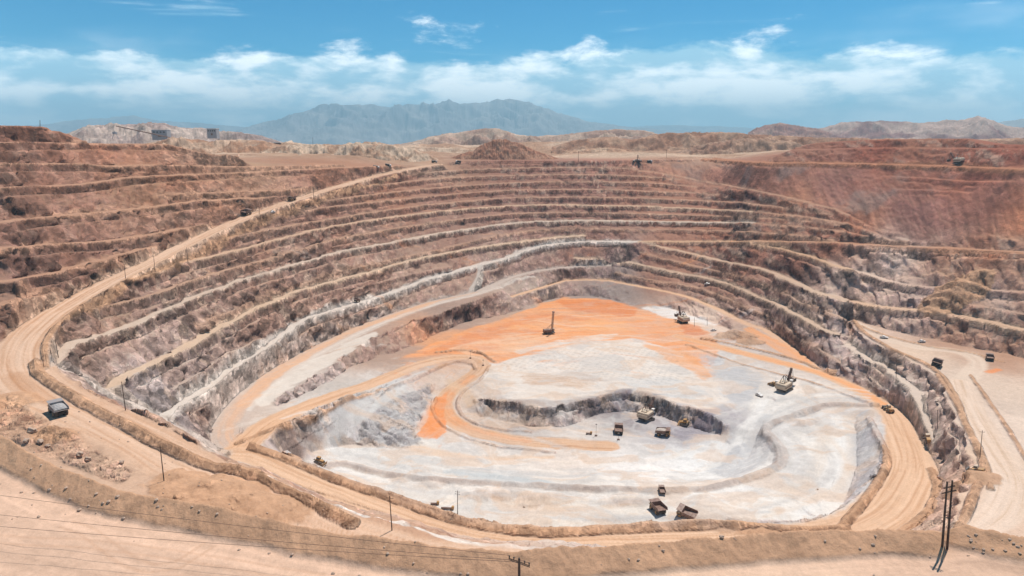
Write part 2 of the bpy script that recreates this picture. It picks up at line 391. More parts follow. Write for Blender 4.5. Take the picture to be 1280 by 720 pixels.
# blast face: crest and toe, pit bottom
B0 = -217
blast_top = survey([(604,470,-204.5),(592,492,-207),(602,499,-206),(628,500.5,-205),(675,508,-205),(722,501,-205),(755,495,-205),(785,489.5,-205),(817,494.5,-205),(839,501,-205),(871,511,-205),(894,521,-206),(910,530,-208)])
strip(offset(blast_top[14:-6], 3.0, -6), .8, raw=True); strip(blast_top, 1.2, raw=True)
strip([(600,521,-216),(625,530,-217),(655,533.5,-217),(706,533.5,-217),(730,526,-217),(761,517,-217),(792,516,-217),(824,522,-217),(852,530,-217),(886,542,-217),(900,545,-216.5)], 1.5)
strip([(620,575,B0),(700,585,B0),(780,575,B0),(850,580,B0),(895,570,B0),(905,555,-216.5)], 4, rock=False)
# ramp D with its hairpin down to the pit bottom
D_pts = [(296,567,-180),(310,552,-180.5),(336,530,-182),(370,513,-184.5),(420,494,-189),(470,478,-194),(521,457,-199),(561,447,-202),(588,446.5,-203),(601,454,-204),(598,464,-205),(581,476,-207),(562,490,-209),(554,506,-211),(564,524,-213),(588,537,-214.5),(638,549,-216),(706,555,-217),(760,558,-217)]
D_line = strip(D_pts, [10,10,9,9,9,9,8.5,8,8,8,8.5,9,9], rock=False)
# low pocket west of the ramp
strip([(392,566,-206),(420,560,-209),(440,557,-210.5),(466,561,-211.5),(500,568,-212.5),(545,564,-213.5)], 2, rock=False)
# near white bench, its low ridge and the ring road E
G_line = strip([(400,590,-211),(430,582,-213),(480,593,-212),(560,601,-210.5),(700,609,-209.5),(850,613,-209.5),(917,603,-209),(964,587,-208),(978,572,-207.5),(968,552,-207),(956,536,-206.5),(975,525,-205.5),(1001,517,-204.5),(1035,506,-203),(1085,508,-200)], 2, rock=False)
strip([(440,612,-210),(520,632,-210),(600,648,-210),(700,645,-210),(800,640,-210),(900,640,-209.5),(980,645,-209),(1020,650,-208.5)], 5, rock=False)
strip([(1060,525,-203.5),(1062,560,-205.5),(1055,600,-207),(1030,640,-208),(1000,620,-208.5)], 5, rock=False)
strip([(960,470,-204),(990,487,-204),(970,495,-204.5),(1010,490,-203.5)], 6, rock=False)
strip([(962,500,-206),(950,520,-209),(940,545,-213),(925,575,-215.5),(900,595,-216.5)], 4, rock=False)
E_pts = [(296,567,-180),(319,570,-180.5),(370,593,-181.5),(425,615,-183),(487,640,-184),(554,663,-185),(622,676,-186),(689,679,-187),(790,677,-188),(850,676,-188.5),(951,672,-190),(1040,668,-191.5),(1100,645,-192.5),(1128,610,-193.5),(1138,580,-194.5),(1128,545,-196),(1112,514,-198),(1068,485,-200),(1018,464.5,-202),(951,447,-203.5),(884,430,-204),(850,421,-204)]
E_line = strip(E_pts, [9,9,9,9,9,9,9,10,10,10,12,14,17,17,15,11,9,8,8,8,8,8], rock=False)
# inner lip of the ring road and the ground below it
E_in = survey([(325,562,-181),(345,568,-181.5),(420,598,-183),(487,620,-184),(581,652,-185.5),(672,665,-187),(712,664,-187.5),(850,657,-188.5),(900,656,-189),(984,663,-190.5),(1045,662,-191.5)])
strip(E_in, 2.0, raw=True, rock=False)
strip(offset(E_in, -32, -24), 5, raw=True, rock=False)
E_inr = survey([(1048,664,-191.5),(1085,620,-192.8),(1108,580,-194),(1100,552,-195.5),(1087,524,-198)])
strip(E_inr, 1.5, raw=True, rock=False)
# ledge inside the main road and the lip above it
A_in = survey([(40,440,-104),(43,452,-106),(60,466,-108),(84,480,-109.5),(120,502,-112),(158,521,-114),(202,549,-117.5),(269,584,-122.5),(302,593,-124.5),(370,627,-128),(430,660,-131)])
strip(A_in, 2.0, raw=True, rock=False)
ledge = strip(ledge_px, 5, rock=False)
strip(np.array([(p[0] * .86 + q[0] * .14, p[1] * .86 + q[1] * .14, p[2]) for p, q in zip(ledge, A_in[np.linspace(0, len(A_in) * .62, len(ledge)).astype(int)])]), 3, raw=True, rock=False)
strip([(330,600,-182),(430,632,-184),(540,672,-186),(600,688,-187)], 4, rock=False)
# main road last
run_h = [8] * 8 + [9, 11, 13, 14, 14, 13, 13, 12, 11, 11, 10, 10, 9, 9, 9]
strip(A_line, run_h, raw=True, rock=False)

# ------------------------------------------------------------------ ground between the surveyed edges: relaxed sheet
def relax():
    levels = [32, 16, 8, 4, 2, 1]; Zc = None
    for st in levels:
        ii = np.arange(0, NR, st); jj = np.arange(0, NA, st)
        if st > 1:
            pi, pj = (-NR) % st, (-NA) % st
            m = np.pad(FIX, ((0, pi), (0, pj))); v = np.pad(np.where(FIX, ZF, 0), ((0, pi), (0, pj)))
            m = m.reshape(m.shape[0] // st, st, -1, st).sum((1, 3)); v = v.reshape(v.shape[0] // st, st, -1, st).sum((1, 3))
            fx = m > 0; zf = np.where(fx, v / np.maximum(m, 1), 0)
            l = np.interp(np.arange(m.shape[0]) * st + st / 2, np.arange(NR), LR); l = np.maximum.accumulate(l + np.arange(len(l)) * 1e-9)
        else:
            fx, zf, l = FIX, ZF, LR
        da = (AZ[1] - AZ[0]) * st
        if Zc is None: z = np.where(fx, zf, zf[fx].mean())
        else:
            z = np.repeat(np.repeat(Zc, 2, 0), 2, 1)[:fx.shape[0], :fx.shape[1]]
            z = np.where(fx, zf, z)
        lp = np.r_[l, 2 * l[-1] - l[-2]]; lm = np.r_[2 * l[0] - l[1], l]
        hp = np.diff(lp)[:, None]; hm = np.diff(lm)[:, None]; hp = np.maximum(hp, 1e-4); hm = np.maximum(hm, 1e-4)
        wp = 2 / (hp * (hp + hm)); wm = 2 / (hm * (hp + hm)); wa = 1 / da ** 2
        den = wp + wm + 2 * wa
        for it in range(150 if st > 4 else (90 if st > 1 else 50)):
            zp = np.pad(z, 1, mode='edge')
            nz = (zp[2:, 1:-1] * wp + zp[:-2, 1:-1] * wm + (zp[1:-1, 2:] + zp[1:-1, :-2]) * wa) / den
            z = np.where(fx, zf, z + 1.0 * (nz - z) if it % 2 else z + 0.9 * (nz - z))
        Zc = z
    return Zc
ZG = relax()
def blur(a, n):
    for _ in range(n):
        p = np.pad(a, 1, mode='edge'); a = (p[1:-1, 1:-1] * 2 + p[2:, 1:-1] + p[:-2, 1:-1] + p[1:-1, 2:] + p[1:-1, :-2]) / 6
    return a
sm_ = smooth(RR, 170, 240); ZG = ZG * (1 - sm_) + blur(ZG, 1) * sm_          # weathered edges
# ------------------------------------------------------------------ relief: berms, heaps, broken rock on the faces
def slope_of(Z):
    dzl = np.gradient(Z, LR, axis=0) / RR; dza = np.gradient(Z, AZ, axis=1) / RR
    return dzl, dza, np.hypot(dzl, dza)
_, _, SL = slope_of(ZG)
FACE = smooth(blur(SL, 3), .22, .55)
inside = (RR > 190) & (RR < 1700)
FACE = FACE * inside
# a pixel's point on the ground as built
def hit(px, py, Z=None):
    Z = ZG if Z is None else Z
    az, t = ray(np.float64(px), np.float64(py)); j = int(round((az - AZ0) / (AZ1 - AZ0) * (NA - 1))); j = min(max(j, 0), NA - 1)
    below = np.nonzero(-Z[:, j] / RR[:, 0] <= t)[0]
    below = below[below > 12]
    i = below[0] if len(below) else NR - 1
    if i == 0: return np.array([X[0, j], Y[0, j], Z[0, j]])
    a0, a1 = -Z[i - 1, j] / RR[i - 1, 0] - t, -Z[i, j] / RR[i, 0] - t
    w = a0 / (a0 - a1) if a0 != a1 else 0.0; w = min(max(w, 0), 1)
    r = RR[i - 1, 0] * (1 - w) + RR[i, 0] * w
    return np.array([r * math.sin(az), r * math.cos(az), Z[i - 1, j] * (1 - w) + Z[i, j] * w])
def lay(pts, n=6): return catmull([hit(*p[:2]) for p in pts], n)

BERM = np.zeros((NR, NA), np.float32)
def berm(P, h, w, seed, off=0.0, gaps=0.0):
    P = offset(P, off) if off else P
    i0, i1, j0, j1, D, Z, SR, SD = near(P, w * 1.6)
    nse = fbm(SR / 9, SD * 0 + seed, 3, seed) ; wob = (fbm(X[i0:i1, j0:j1] / 5, Y[i0:i1, j0:j1] / 5, 3, seed) - .5) * w * .22
    prof = np.clip(1 - np.abs(SD + wob) / w, 0, 1) * (D < w * 1.5)
    prof = prof ** .9 * h * (.75 + .5 * nse) * (1 if not gaps else smooth(nse, gaps, gaps + .1))
    rough = 1 + .12 * (fbm(X[i0:i1, j0:j1] / 1.6, Y[i0:i1, j0:j1] / 1.6, 3, seed + 3) - .5)
    BERM[i0:i1, j0:j1] = np.maximum(BERM[i0:i1, j0:j1], prof * rough)
berm(T_edge, 2.9, 4.6, 1); berm(T_edge_r, 2.6, 5.0, 2)
berm(A_in, 2.8, 3.4, 3, -.8); berm(E_in, 3.4, 4.4, 4, 1.0); berm(E_inr, 2.4, 3.0, 5)
A_top = catmull(A_pts[:11], 6)
berm(offset(catmull(A_pts[1:12], 6), -9.5), 1.6, 2.0, 6)
berm(G_line, 2.2, 5.0, 7); berm(P_in, 2.0, 2.6, 8, -2)
berm(lay([(300,553),(340,537),(420,507),(470,491),(521,472),(556,456)]), 1.8, 2.2, 9)
berm(lay([(556,456),(575,452),(590,455),(594,461)]), 1.6, 2, 9)
berm(lay([(548,440),(575,438),(600,441),(618,452)]), 1.8, 2.0, 10)
berm(lay([(612,458),(600,475),(580,490),(572,505),(582,523),(610,534),(660,541)]), 1.5, 2.0, 10)
berm(lay([(545,500),(541,512),(553,532),(590,550),(640,560),(690,565)]), 1.5, 1.8, 11)
berm(lay([(880,424),(940,436),(1000,452),(1040,467)]), 1.8, 2.5, 12)
berm(lay([(860,432),(930,455),(1000,475),(1060,494),(1095,507)]), 1.2, 2.0, 12)
berm(lay([(1079,409),(1112,421),(1160,433),(1210,441),(1250,452)]), 1.2, 2.2, 13)
berm(lay([(1172,470),(1195,505),(1215,545),(1232,580),(1238,610)]), 1.6, 2.0, 14)
berm(lay([(1214,471),(1235,500),(1262,540),(1290,585)]), 1.2, 1.8, 15)
berm(lay([(1165,590),(1172,610),(1160,640),(1125,668)]), 2.0, 3.0, 16)
def heap(px, py, h, w, sx=1.0, seed=0, ridge=0):
    c = hit(px, py); i0, i1, j0, j1 = window(c[0] - w * 2, c[0] + w * 2, c[1] - w * 2, c[1] + w * 2)
    xs, ys = X[i0:i1, j0:j1] - c[0], Y[i0:i1, j0:j1] - c[1]
    d = np.hypot(xs / sx, ys) / w + (fbm(xs / 5 + seed, ys / 5, 3, 40 + seed) - .5) * .35
    BERM[i0:i1, j0:j1] = np.maximum(BERM[i0:i1, j0:j1], np.clip(1 - d, 0, 1) * h)
heap(920,421,7,14,1.7,1); heap(938,428,5,11,1.4,2); heap(1194,372,10,20,1.6,3)
heap(260,616,4.5,13,1.8,4); heap(300,636,5,13,2.0,5); heap(228,602,3,9,1.5,6); heap(320,648,4,10,1.6,7)
heap(900,655,2.5,9,2.2,8); heap(960,664,3,9,2.2,9); heap(1222,598,3.5,10,1.4,10); heap(1207,606,3,9,1.2,11)
heap(1000,528,2,10,1.5,12); heap(500,600,1.6,7,1.6,13); heap(540,605,1.4,7,2.0,14); heap(620,618,2.5,10,2.6,15); heap(680,625,2.5,9,2.5,16); heap(780,625,2.0,9,2.2,17)
heap(20,500,3,10,1.2,18); heap(70,545,2,9,1.3,19)
# spoil slope tipped off the ramp
# broken rock: gullies that run down the walls and blocky ledges
PCX, PCY = 30.0, 560.0
phi = np.arctan2(X - PCX, Y - PCY); arc = phi * np.maximum(np.hypot(X - PCX, Y - PCY), 60)
warp = (fbm(X / 18, Y / 18, 3, 51) - .5) * 14
gully = ridged((arc + warp) / 10.0, ZG / 11.0 + arc / 30, 2, 61)
blocks = facet((X + warp * .4) / 13, (Y - warp * .4) / 13, 3, 71, .42) + .05
chunk = facet(X / 5.5, Y / 5.5, 2, 81, .4)
big = fbm(X / 60, Y / 60, 3, 91)
WASTE = np.zeros((NR, NA), np.float32)
def poly_mask(pts, n=1):
    P = np.array([hit(*p)[:2] for p in pts]); m = np.zeros((NR, NA), bool)
    for (xa, ya), (xb, yb) in zip(P, np.roll(P, -1, 0)):
        if abs(yb - ya) < 1e-9: continue
        m ^= ((ya > Y) != (yb > Y)) & (X < (xb - xa) * (Y - ya) / (yb - ya) + xa)
    return m
waste_m = poly_mask([(800,203),(880,203),(960,208),(1060,209),(1180,212),(1300,216),(1330,300),(1135,299),(1085,280),(1035,257),(960,240),(890,226),(825,215)])
WASTE = blur(waste_m.astype(np.float32), 6)
near_amp = smooth(RR, 200, 420)
soft_pit = np.where((ZG < -196) & (RR < 640), .3, 1.0)
spur = blur(poly_mask([(440,548),(462,520),(500,494),(545,476),(540,500),(520,540),(535,556),(500,564),(468,560)]).astype(np.float32), 5)
blast = blur(poly_mask([(590,497),(628,500),(675,507),(722,500),(785,488),(839,500),(894,520),(912,532),(890,546),(852,533),(792,519),(706,537),(655,537),(600,524)]).astype(np.float32), 2)
soft_pit = np.maximum(soft_pit, np.maximum(spur * .9, blast * .8)); FACE = np.maximum(FACE, spur * .9)
dirt = blur(poly_mask([(318,556),(345,538),(420,507),(480,488),(455,515),(425,545),(405,572),(350,570)]).astype(np.float32), 4)
FACE = FACE * (1 - .85 * dirt)
amp = FACE * (1 - .86 * WASTE)
ROUGH = (blocks - .55) * 9.0 + (gully - .55) * 2.5 + (chunk - .5) * 3.0
ROUGH = ROUGH * (.55 + .9 * big) * (1 - .42 * smooth(RR, 650, 950))
steep = smooth(blur(SL, 1), .75, 1.4)
left_up = (phi < -.35) & (ZG > -104)
ROUGH = ROUGH * np.where(left_up, .6, 1)
dZ = amp * ROUGH * (.5 + .5 * near_amp) * soft_pit * (1 - .8 * steep)
dZ = dZ + WASTE * ((chunk - .5) * 1.2 + (gully - .55) * 1.2)
flat = (1 - FACE) * inside
dZ = dZ + flat * ((fbm(X / 9, Y / 9, 3, 101) - .5) * .8 + (chunk - .5) * .35)
# hills of the plateau behind the rim
plate = np.maximum(smooth(RR, 1120, 1300) * np.ones((1, NA)), smooth(RR, 1005, 1100) * smooth(-AZ, .02, .13)[None, :]) * (RR < 3000)
dZ = dZ + plate * ((fbm(X / 160, Y / 160, 4, 111) - .45) * 16 + (ridged(X / 60, Y / 60, 3, 113) - .55) * 5)
dZ = dZ * ~FIX[:, :] + np.where(FIX, np.clip(dZ, -.25, .25), 0)
roll = smooth(RR, 1290, 1560) * (1 - smooth(RR, 3500, 9000))
dZ = np.where(FIX & (RR > 1180), 0, dZ) if False else dZ
dZ = dZ + roll * ((fbm(X / 210, Y / 210, 4, 115) - .42) * 30 + (ridged(X / 90, Y / 90, 4, 117) - .55) * 9)
dZ = np.where(terr, (fbm(X / 7, Y / 7, 4, 121) - .5) * .35, dZ)
rocky_fg = smooth(RR, 110, 135) * (1 - smooth(RR, 235, 300)) * ~terr
aroad = np.zeros((NR, NA), np.float32)
i0, i1, j0, j1, D_, Z_, SR_, SD_ = near(A_line, 16); aroad[i0:i1, j0:j1] = smooth(-D_, -14, -9)
dZ = dZ + rocky_fg * (1 - aroad) * ((ridged(X / 13, Y / 13, 4, 131) - .5) * 1.0 + (chunk - .5) * .8) * smooth(fbm(X / 40, Y / 40, 2, 133), .3, .6)
rl_ = blur(poly_mask([(-30,500),(30,505),(90,545),(170,590),(150,605),(60,570),(-30,530)]).astype(np.float32), 8)
dZ = dZ + rl_ * (1 - aroad) * ((facet(X / 6, Y / 6, 4, 137, .6) - .5) * 5.0 + (ridged(X / 9, Y / 9, 3, 139) - .55) * 2.0)
fl0 = blur(poly_mask([(440,470),(540,432),(655,388),(756,374),(839,387),(930,424),(1068,490),(1100,520),(1085,610),(984,660),(690,662),(487,615),(345,570)]).astype(np.float32), 6)
dZ = dZ + fl0 * (1 - FACE) * ((facet(X / 26, Y / 26, 4, 171, .5) - .5) * 2.6 + (ridged(X / 34, Y / 20, 3, 175) - .6) * 1.6) * np.where(FIX, .45, 1)
BERM = BERM + smooth(BERM, .3, 1.2) * (1 - smooth(RR, 160, 260)) * ((facet(X / 1.3, Y / 1.3, 3, 191, .6) - .5) * .4)
ZT = ZG + dZ + BERM
_, _, SL2 = slope_of(ZT)

# ------------------------------------------------------------------ soil and rock colours (albedo)
def lin(c):
    c = np.array(c, float) / 255.0; return np.where(c <= .04045, c / 12.92, ((c + .055) / 1.055) ** 2.4)
def alb(r, g, b, k=1.43): return lin((r, g, b)) / k     # albedo of a level sunlit soil that photographs as this tone
BASE_PTS = [  # (px, py, tone of level ground there)
    (40,170,(170,124,100)),(150,195,(174,124,98)),(60,220,(168,126,104)),(200,215,(180,134,106)),(300,200,(184,146,118)),(60,260,(172,132,110)),(180,245,(180,138,110)),
    (60,300,(164,126,106)),(180,285,(172,132,108)),(280,255,(182,138,110)),(40,340,(158,120,102)),(120,325,(168,128,108)),(20,395,(165,128,108)),
    (420,215,(182,134,106)),(480,235,(178,130,104)),(400,265,(172,130,108)),(300,300,(178,140,118)),(240,345,(184,150,128)),(150,395,(180,148,126)),(90,420,(190,156,134)),
    (560,230,(168,122,100)),(640,225,(170,124,104)),(740,225,(172,124,104)),(820,225,(186,134,108)),(560,280,(166,128,110)),(640,270,(168,128,110)),(740,270,(170,128,110)),(840,270,(176,128,106)),
    (480,310,(178,144,124)),(400,340,(186,152,132)),(300,390,(188,156,136)),(220,440,(204,180,164)),(150,480,(196,170,152)),(190,500,(222,210,200)),
    (640,320,(180,148,130)),(740,315,(176,134,112)),(840,320,(172,126,104)),(920,330,(172,124,102)),(900,370,(176,134,114)),(980,400,(208,182,166)),(1050,440,(214,192,178)),(1130,490,(214,194,180)),
    (500,350,(186,154,134)),(400,400,(188,156,134)),(300,470,(206,180,162)),(250,520,(196,168,150)),(560,385,(176,148,132)),(470,425,(184,154,136)),(660,360,(190,168,152)),(760,345,(170,150,140)),(760,362,(170,152,142)),
    (900,280,(180,124,98)),(980,270,(188,132,102)),(1060,290,(184,128,100)),(1000,300,(182,128,104)),(960,240,(172,122,100)),(1050,230,(160,114,98)),(1150,260,(160,114,100)),(1230,270,(156,108,90)),(1200,220,(172,112,88)),(1100,190,(164,100,78)),(1250,190,(156,96,76)),(1150,176,(164,112,88)),(1260,290,(190,126,92)),
    (1100,330,(222,194,174)),(1200,335,(198,156,128)),(1270,340,(190,146,118)),(1060,350,(222,192,170)),(1150,370,(212,182,166)),(1250,375,(204,172,154)),(1100,400,(208,176,154)),(1200,420,(186,146,122)),(1270,430,(188,146,120)),
    (1140,440,(222,192,168)),(1220,480,(228,200,178)),(1260,540,(230,204,184)),(1200,600,(222,190,164)),(1240,640,(226,192,168)),(1180,650,(224,190,164)),
    (700,410,(240,180,136)),(560,430,(232,168,124)),(760,440,(234,216,202)),(660,470,(226,206,192)),(820,470,(232,222,212)),(900,460,(226,216,208)),(600,490,(222,196,176)),(640,515,(190,170,158)),(780,505,(158,146,146)),(870,525,(166,156,160)),
    (720,560,(232,214,200)),(800,580,(238,228,220)),(880,570,(236,230,224)),(620,590,(236,222,210)),(950,500,(232,222,212)),(1000,490,(238,222,208)),(1030,560,(238,228,218)),(1000,620,(240,230,220)),(900,630,(242,232,222)),(780,640,(240,226,212)),(650,635,(240,226,212)),(520,625,(240,226,212)),(440,600,(238,226,214)),
    (420,545,(226,220,214)),(480,520,(214,210,206)),(500,555,(222,216,210)),(400,575,(230,222,214)),(450,500,(200,186,174)),(370,540,(196,172,154)),
    (860,400,(236,206,184)),(1080,560,(214,206,202)),(1090,600,(222,212,204)),(1150,560,(206,178,158)),
    (60,530,(206,166,138)),(30,510,(204,160,130)),(150,590,(206,170,144)),(250,620,(206,166,138)),(350,660,(204,164,136)),(500,690,(200,158,130)),
    (300,700,(222,184,158)),(60,650,(222,184,158)),(900,712,(224,188,162)),(1240,705,(222,184,158)),
]
P3 = np.array([hit(p[0], p[1]) for p in BASE_PTS]); Pa = np.arctan2(P3[:, 0], P3[:, 1]); Pl = np.log(np.hypot(P3[:, 0], P3[:, 1]))
PC = np.array([alb(*p[2]) for p in BASE_PTS])
wj = (fbm(X / 30, Y / 30, 3, 141) - .5) * .05
st = 5; ii = np.r_[np.arange(0, NR - 1, st), NR - 1]; jj = np.r_[np.arange(0, NA - 1, st), NA - 1]
Cc = np.zeros((len(ii), len(jj), 3)); WS = np.zeros((len(ii), len(jj)))
wc = wj[np.ix_(ii, jj)]
for a_, l_, c_ in zip(Pa, Pl, PC):
    d2 = (AZ[jj][None, :] - a_ + wc) ** 2 + ((LR[ii][:, None] - l_) * .75 + wc) ** 2
    w_ = 1 / (d2 + 4e-4) ** 2
    Cc += w_[..., None] * c_; WS += w_
Cc /= WS[..., None]
def upsample(C, ii, jj, n0, n1):
    u = np.interp(np.arange(n0), ii, np.arange(len(ii))); v = np.interp(np.arange(n1), jj, np.arange(len(jj)))
    u0 = np.minimum(u.astype(int), len(ii) - 2); v0 = np.minimum(v.astype(int), len(jj) - 2); fu = (u - u0)[:, None, None]; fv = (v - v0)[None, :, None]
    R_ = C[u0] * (1 - fu) + C[u0 + 1] * fu
    return (R_[:, v0] * (1 - fv) + R_[:, v0 + 1] * fv).astype(np.float32)
COL = upsample(Cc, ii, jj, NR, NA)
far_c = alb(184, 146, 120); k_ = np.maximum(smooth(RR, 1125, 1260) * np.ones((1, NA)), smooth(RR, 1000, 1080) * smooth(-AZ, .02, .13)[None, :])[..., None]
far_n = smooth(fbm(X / 150, Y / 150, 5, 145, .6), .40, .62)[..., None]
COL = COL * (1 - k_) + (far_c * (1 - far_n) + alb(212, 180, 154) * far_n) * k_
# faces: broken rock, darker and patchier than the dust on the floors; talus fans and pale streaks
n1 = fbm((arc + warp) / 20, ZG / 14, 4, 151); n2 = fbm(X / 7, Y / 7, 4, 161, .6); n3 = ridged((arc + warp * 1.5) / 7, ZG / 14 + arc / 22, 4, 171); n4 = fbm(X / 2.2, Y / 2.2, 3, 181)
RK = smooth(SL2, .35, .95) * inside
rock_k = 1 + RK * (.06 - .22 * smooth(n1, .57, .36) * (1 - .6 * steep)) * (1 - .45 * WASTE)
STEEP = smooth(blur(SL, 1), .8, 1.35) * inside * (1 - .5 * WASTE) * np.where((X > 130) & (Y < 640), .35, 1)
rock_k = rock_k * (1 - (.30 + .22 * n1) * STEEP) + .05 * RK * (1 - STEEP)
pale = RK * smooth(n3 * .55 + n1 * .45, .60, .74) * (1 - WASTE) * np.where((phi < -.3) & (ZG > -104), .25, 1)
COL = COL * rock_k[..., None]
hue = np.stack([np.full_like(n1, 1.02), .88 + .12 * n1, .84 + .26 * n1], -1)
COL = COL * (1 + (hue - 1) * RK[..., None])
COL = COL + (np.array(alb(214, 184, 160)) - COL) * (pale * .5)[..., None]
RK = RK * (1 - .75 * dirt)
COL *= (.86 + .28 * fbm(X / 40, Y / 40, 4, 191) )[..., None] * (1 + .2 * (n4 - .5) * (1 - RK))[..., None]
# tipped rock on the waste slope: streaks down the fall line and grey stony patches
wst = ridged((arc + (fbm(X / 40, Y / 40, 2, 201) - .5) * 8) / 7, ZG / 120, 4, 203)
COL *= (1 + WASTE * (wst - .58) * .9)[..., None]
gp = WASTE * smooth(fbm(X / 45, Y / 45 + 3, 3, 211) + .25 * (n2 - .5),   .48, .74) * .5
COL += (np.array(alb(158, 138, 128)) - COL) * gp[..., None]

def paint(P, width, tone, alpha=1.0, soft=.35, streak=0.0, freq=2.2, seed=0, wob=0.0, flat_only=0.0, rock=False):
    """lay a tone of dust or spoil along a line on the ground (P: pixels or points); width in metres, may vary"""
    if isinstance(P, list): P = lay(P)
    h = np.atleast_1d(np.array(width, float)) / 2
    i0, i1, j0, j1, D, Z, SR, SD = near(P, h.max() * 1.5 + 2, XB if rock else None, YB if rock else None)
    hh = width_at(P, h, SR)
    xs, ys = X[i0:i1, j0:j1], Y[i0:i1, j0:j1]
    d = D / hh + (fbm(xs / 6, ys / 6, 4, 300 + seed) - .5) * (.3 + wob)
    m = smooth(-d, -1 - soft * .5, -1 + soft) * alpha
    if streak: m = m * (1 - streak + streak * smooth(fbm(SD / freq, SR / 60 + seed * 7, 3, 310 + seed, .6), .34, .62))
    if flat_only: m = m * (1 - flat_only * smooth(SL2[i0:i1, j0:j1], .35, .7))
    COL[i0:i1, j0:j1] += (alb(*tone) - COL[i0:i1, j0:j1]) * m[..., None]

def area(pts, tone, alpha=1.0, soft=10, seed=0, streak=0.0, ang=0.0, scale=12.0):
    m = poly_mask(pts).astype(np.float32); rows = np.nonzero(m.any(1))[0]; cols = np.nonzero(m.any(0))[0]
    i0, i1, j0, j1 = max(rows[0] - 40, 0), min(rows[-1] + 40, NR), max(cols[0] - 40, 0), min(cols[-1] + 40, NA)
    m = blur(m[i0:i1, j0:j1], soft * 3); xs, ys = X[i0:i1, j0:j1], Y[i0:i1, j0:j1]
    ca, sa = math.cos(ang), math.sin(ang); u, v = xs * ca + ys * sa, -xs * sa + ys * ca
    n_ = fbm(u / (scale * 4), v / scale, 5, 500 + seed, .6)
    m = smooth(m + (n_ - .5) * 1.5, .25, .75) * alpha
    if streak: m = m * (1 - streak + streak * smooth(fbm(u / (scale * 5), v / (scale * .4), 4, 520 + seed, .6), .34, .6))
    COL[i0:i1, j0:j1] += (alb(*tone) - COL[i0:i1, j0:j1]) * m[..., None]
# bench floors: pale dust
for pts, h_ in WALL_L[:9] + WALL_R[1:3] + WALL_R[6:12]:
    paint(fit(base_l, top_a, pts), 5.5, (196,156,130), .6, seed=3, rock=True)
for k, w_, t_ in ((5, 5.5, (214,178,150)), (7, 6.5, (216,192,172)), (9, 7.5, (220,188,160))):
    paint(fit(base_l, top_a, WALL_L[k][0]), w_, t_, .85, .3, seed=k, rock=True)
paint(B4, 11, (226,210,196), .95, .3, .2, seed=4, rock=True)
for k in (0, 3): paint(fit(base_r, top_a, WALL_R[k][0]), [8, 9, 10], (212,180,154), .8, .3, seed=k, rock=True)
paint(fit(base_r, top_a, WALL_R[4][0]), 8, (212,172,140), .8, .3, seed=6, rock=True); paint(fit(base_r, top_a, WALL_R[5][0]), 9, (196,150,120), .8, .3, seed=6, rock=True)
paint(fit(P_back, top_a, WALL_P[0][0]), 12, (218,180,150), .9, .3, .3, seed=8, rock=True)
paint(fit(P_back, top_a, WALL_P[3][0]), 16, (188,138,108), .8, .4, .3, seed=9, rock=True)
paint(H3, [9, 10, 12], (222,200,182), .9, .3, .2, seed=10, rock=True)
paint(rim[rim[:, 0] > 300], 16, (190,132,100), .8, .4, seed=11, rock=True)
# orange clay and white rock of the floor
area([(600,456),(700,434),(780,426),(850,440),(900,470),(915,500),(880,512),(790,488),(700,502),(640,500),(606,480)], (236,220,206), .95, 12, 1, .2, .1)
area([(495,449),(540,430),(590,410),(655,389),(702,372),(760,374),(800,386),(840,398),(890,416),(900,432),(888,462),(868,452),(840,436),(790,424),(720,428),(650,444),(620,454),(600,448),(560,440)], (243,166,112), .95, 8, 2, .30, .25, 16)
area([(520,442),(600,412),(680,390),(740,400),(660,420),(600,440)], (226,140,92), .55, 10, 17, .6, .3, 9)
area([(560,436),(640,416),(700,420),(640,440),(600,446)], (246,206,172), .6, 10, 18, .6, .3, 7)
area([(690,373),(760,374),(800,386),(790,396),(720,388)], (226,138,86), .85, 8, 3, .3, 0, 10)
area([(620,412),(690,398),(780,402),(800,412),(700,414)], (250,186,132), .6, 8, 4, .5, .2, 8)
area([(800,384),(840,386),(880,400),(900,408),(870,404),(830,396)], (238,228,220), .9, 6, 5)
area([(848,402),(876,408),(884,420),(856,418)], (224,138,92), .8, 8, 6)
area([(884,404),(912,412),(904,424),(886,418)], (232,206,186), .8, 6, 7)
area([(800,430),(860,440),(900,470),(880,476),(840,452)], (242,172,120), .8, 8, 8, .3, -.6)
area([(640,438),(700,424),(770,417),(780,421),(700,431),(650,443)], (242,226,210), .8, 6, 9, .4, .2, 8)
area([(650,470),(720,464),(760,474),(720,484),(660,482)], (208,176,152), .75, 8, 10, .6, .1, 5)
area([(760,472),(840,470),(890,492),(860,500),(790,484)], (212,208,204), .7, 10, 11, .4, -.1, 6)
area([(870,440),(930,462),(950,480),(930,520),(900,490)], (206,200,198), .6, 10, 12, .4, -.5, 7)
for k in range(26):
    r_ = np.random.default_rng(900 + k); x0, y0 = r_.uniform(560, 840), r_.uniform(378, 446); dx, dy = r_.uniform(60, 150), r_.uniform(-14, 12)
    if y0 < 372 + abs(x0 - 730) * .28: continue
    paint([(x0, y0), (x0 + dx * .5, y0 + dy * .5 + r_.uniform(-5, 5)), (x0 + dx, y0 + dy)], [1.5, r_.uniform(2.5, 7), 1.5], [(250,196,150), (228,146,94), (244,214,188)][k % 3], .5, .9, .3, 2, 60 + k, .5)
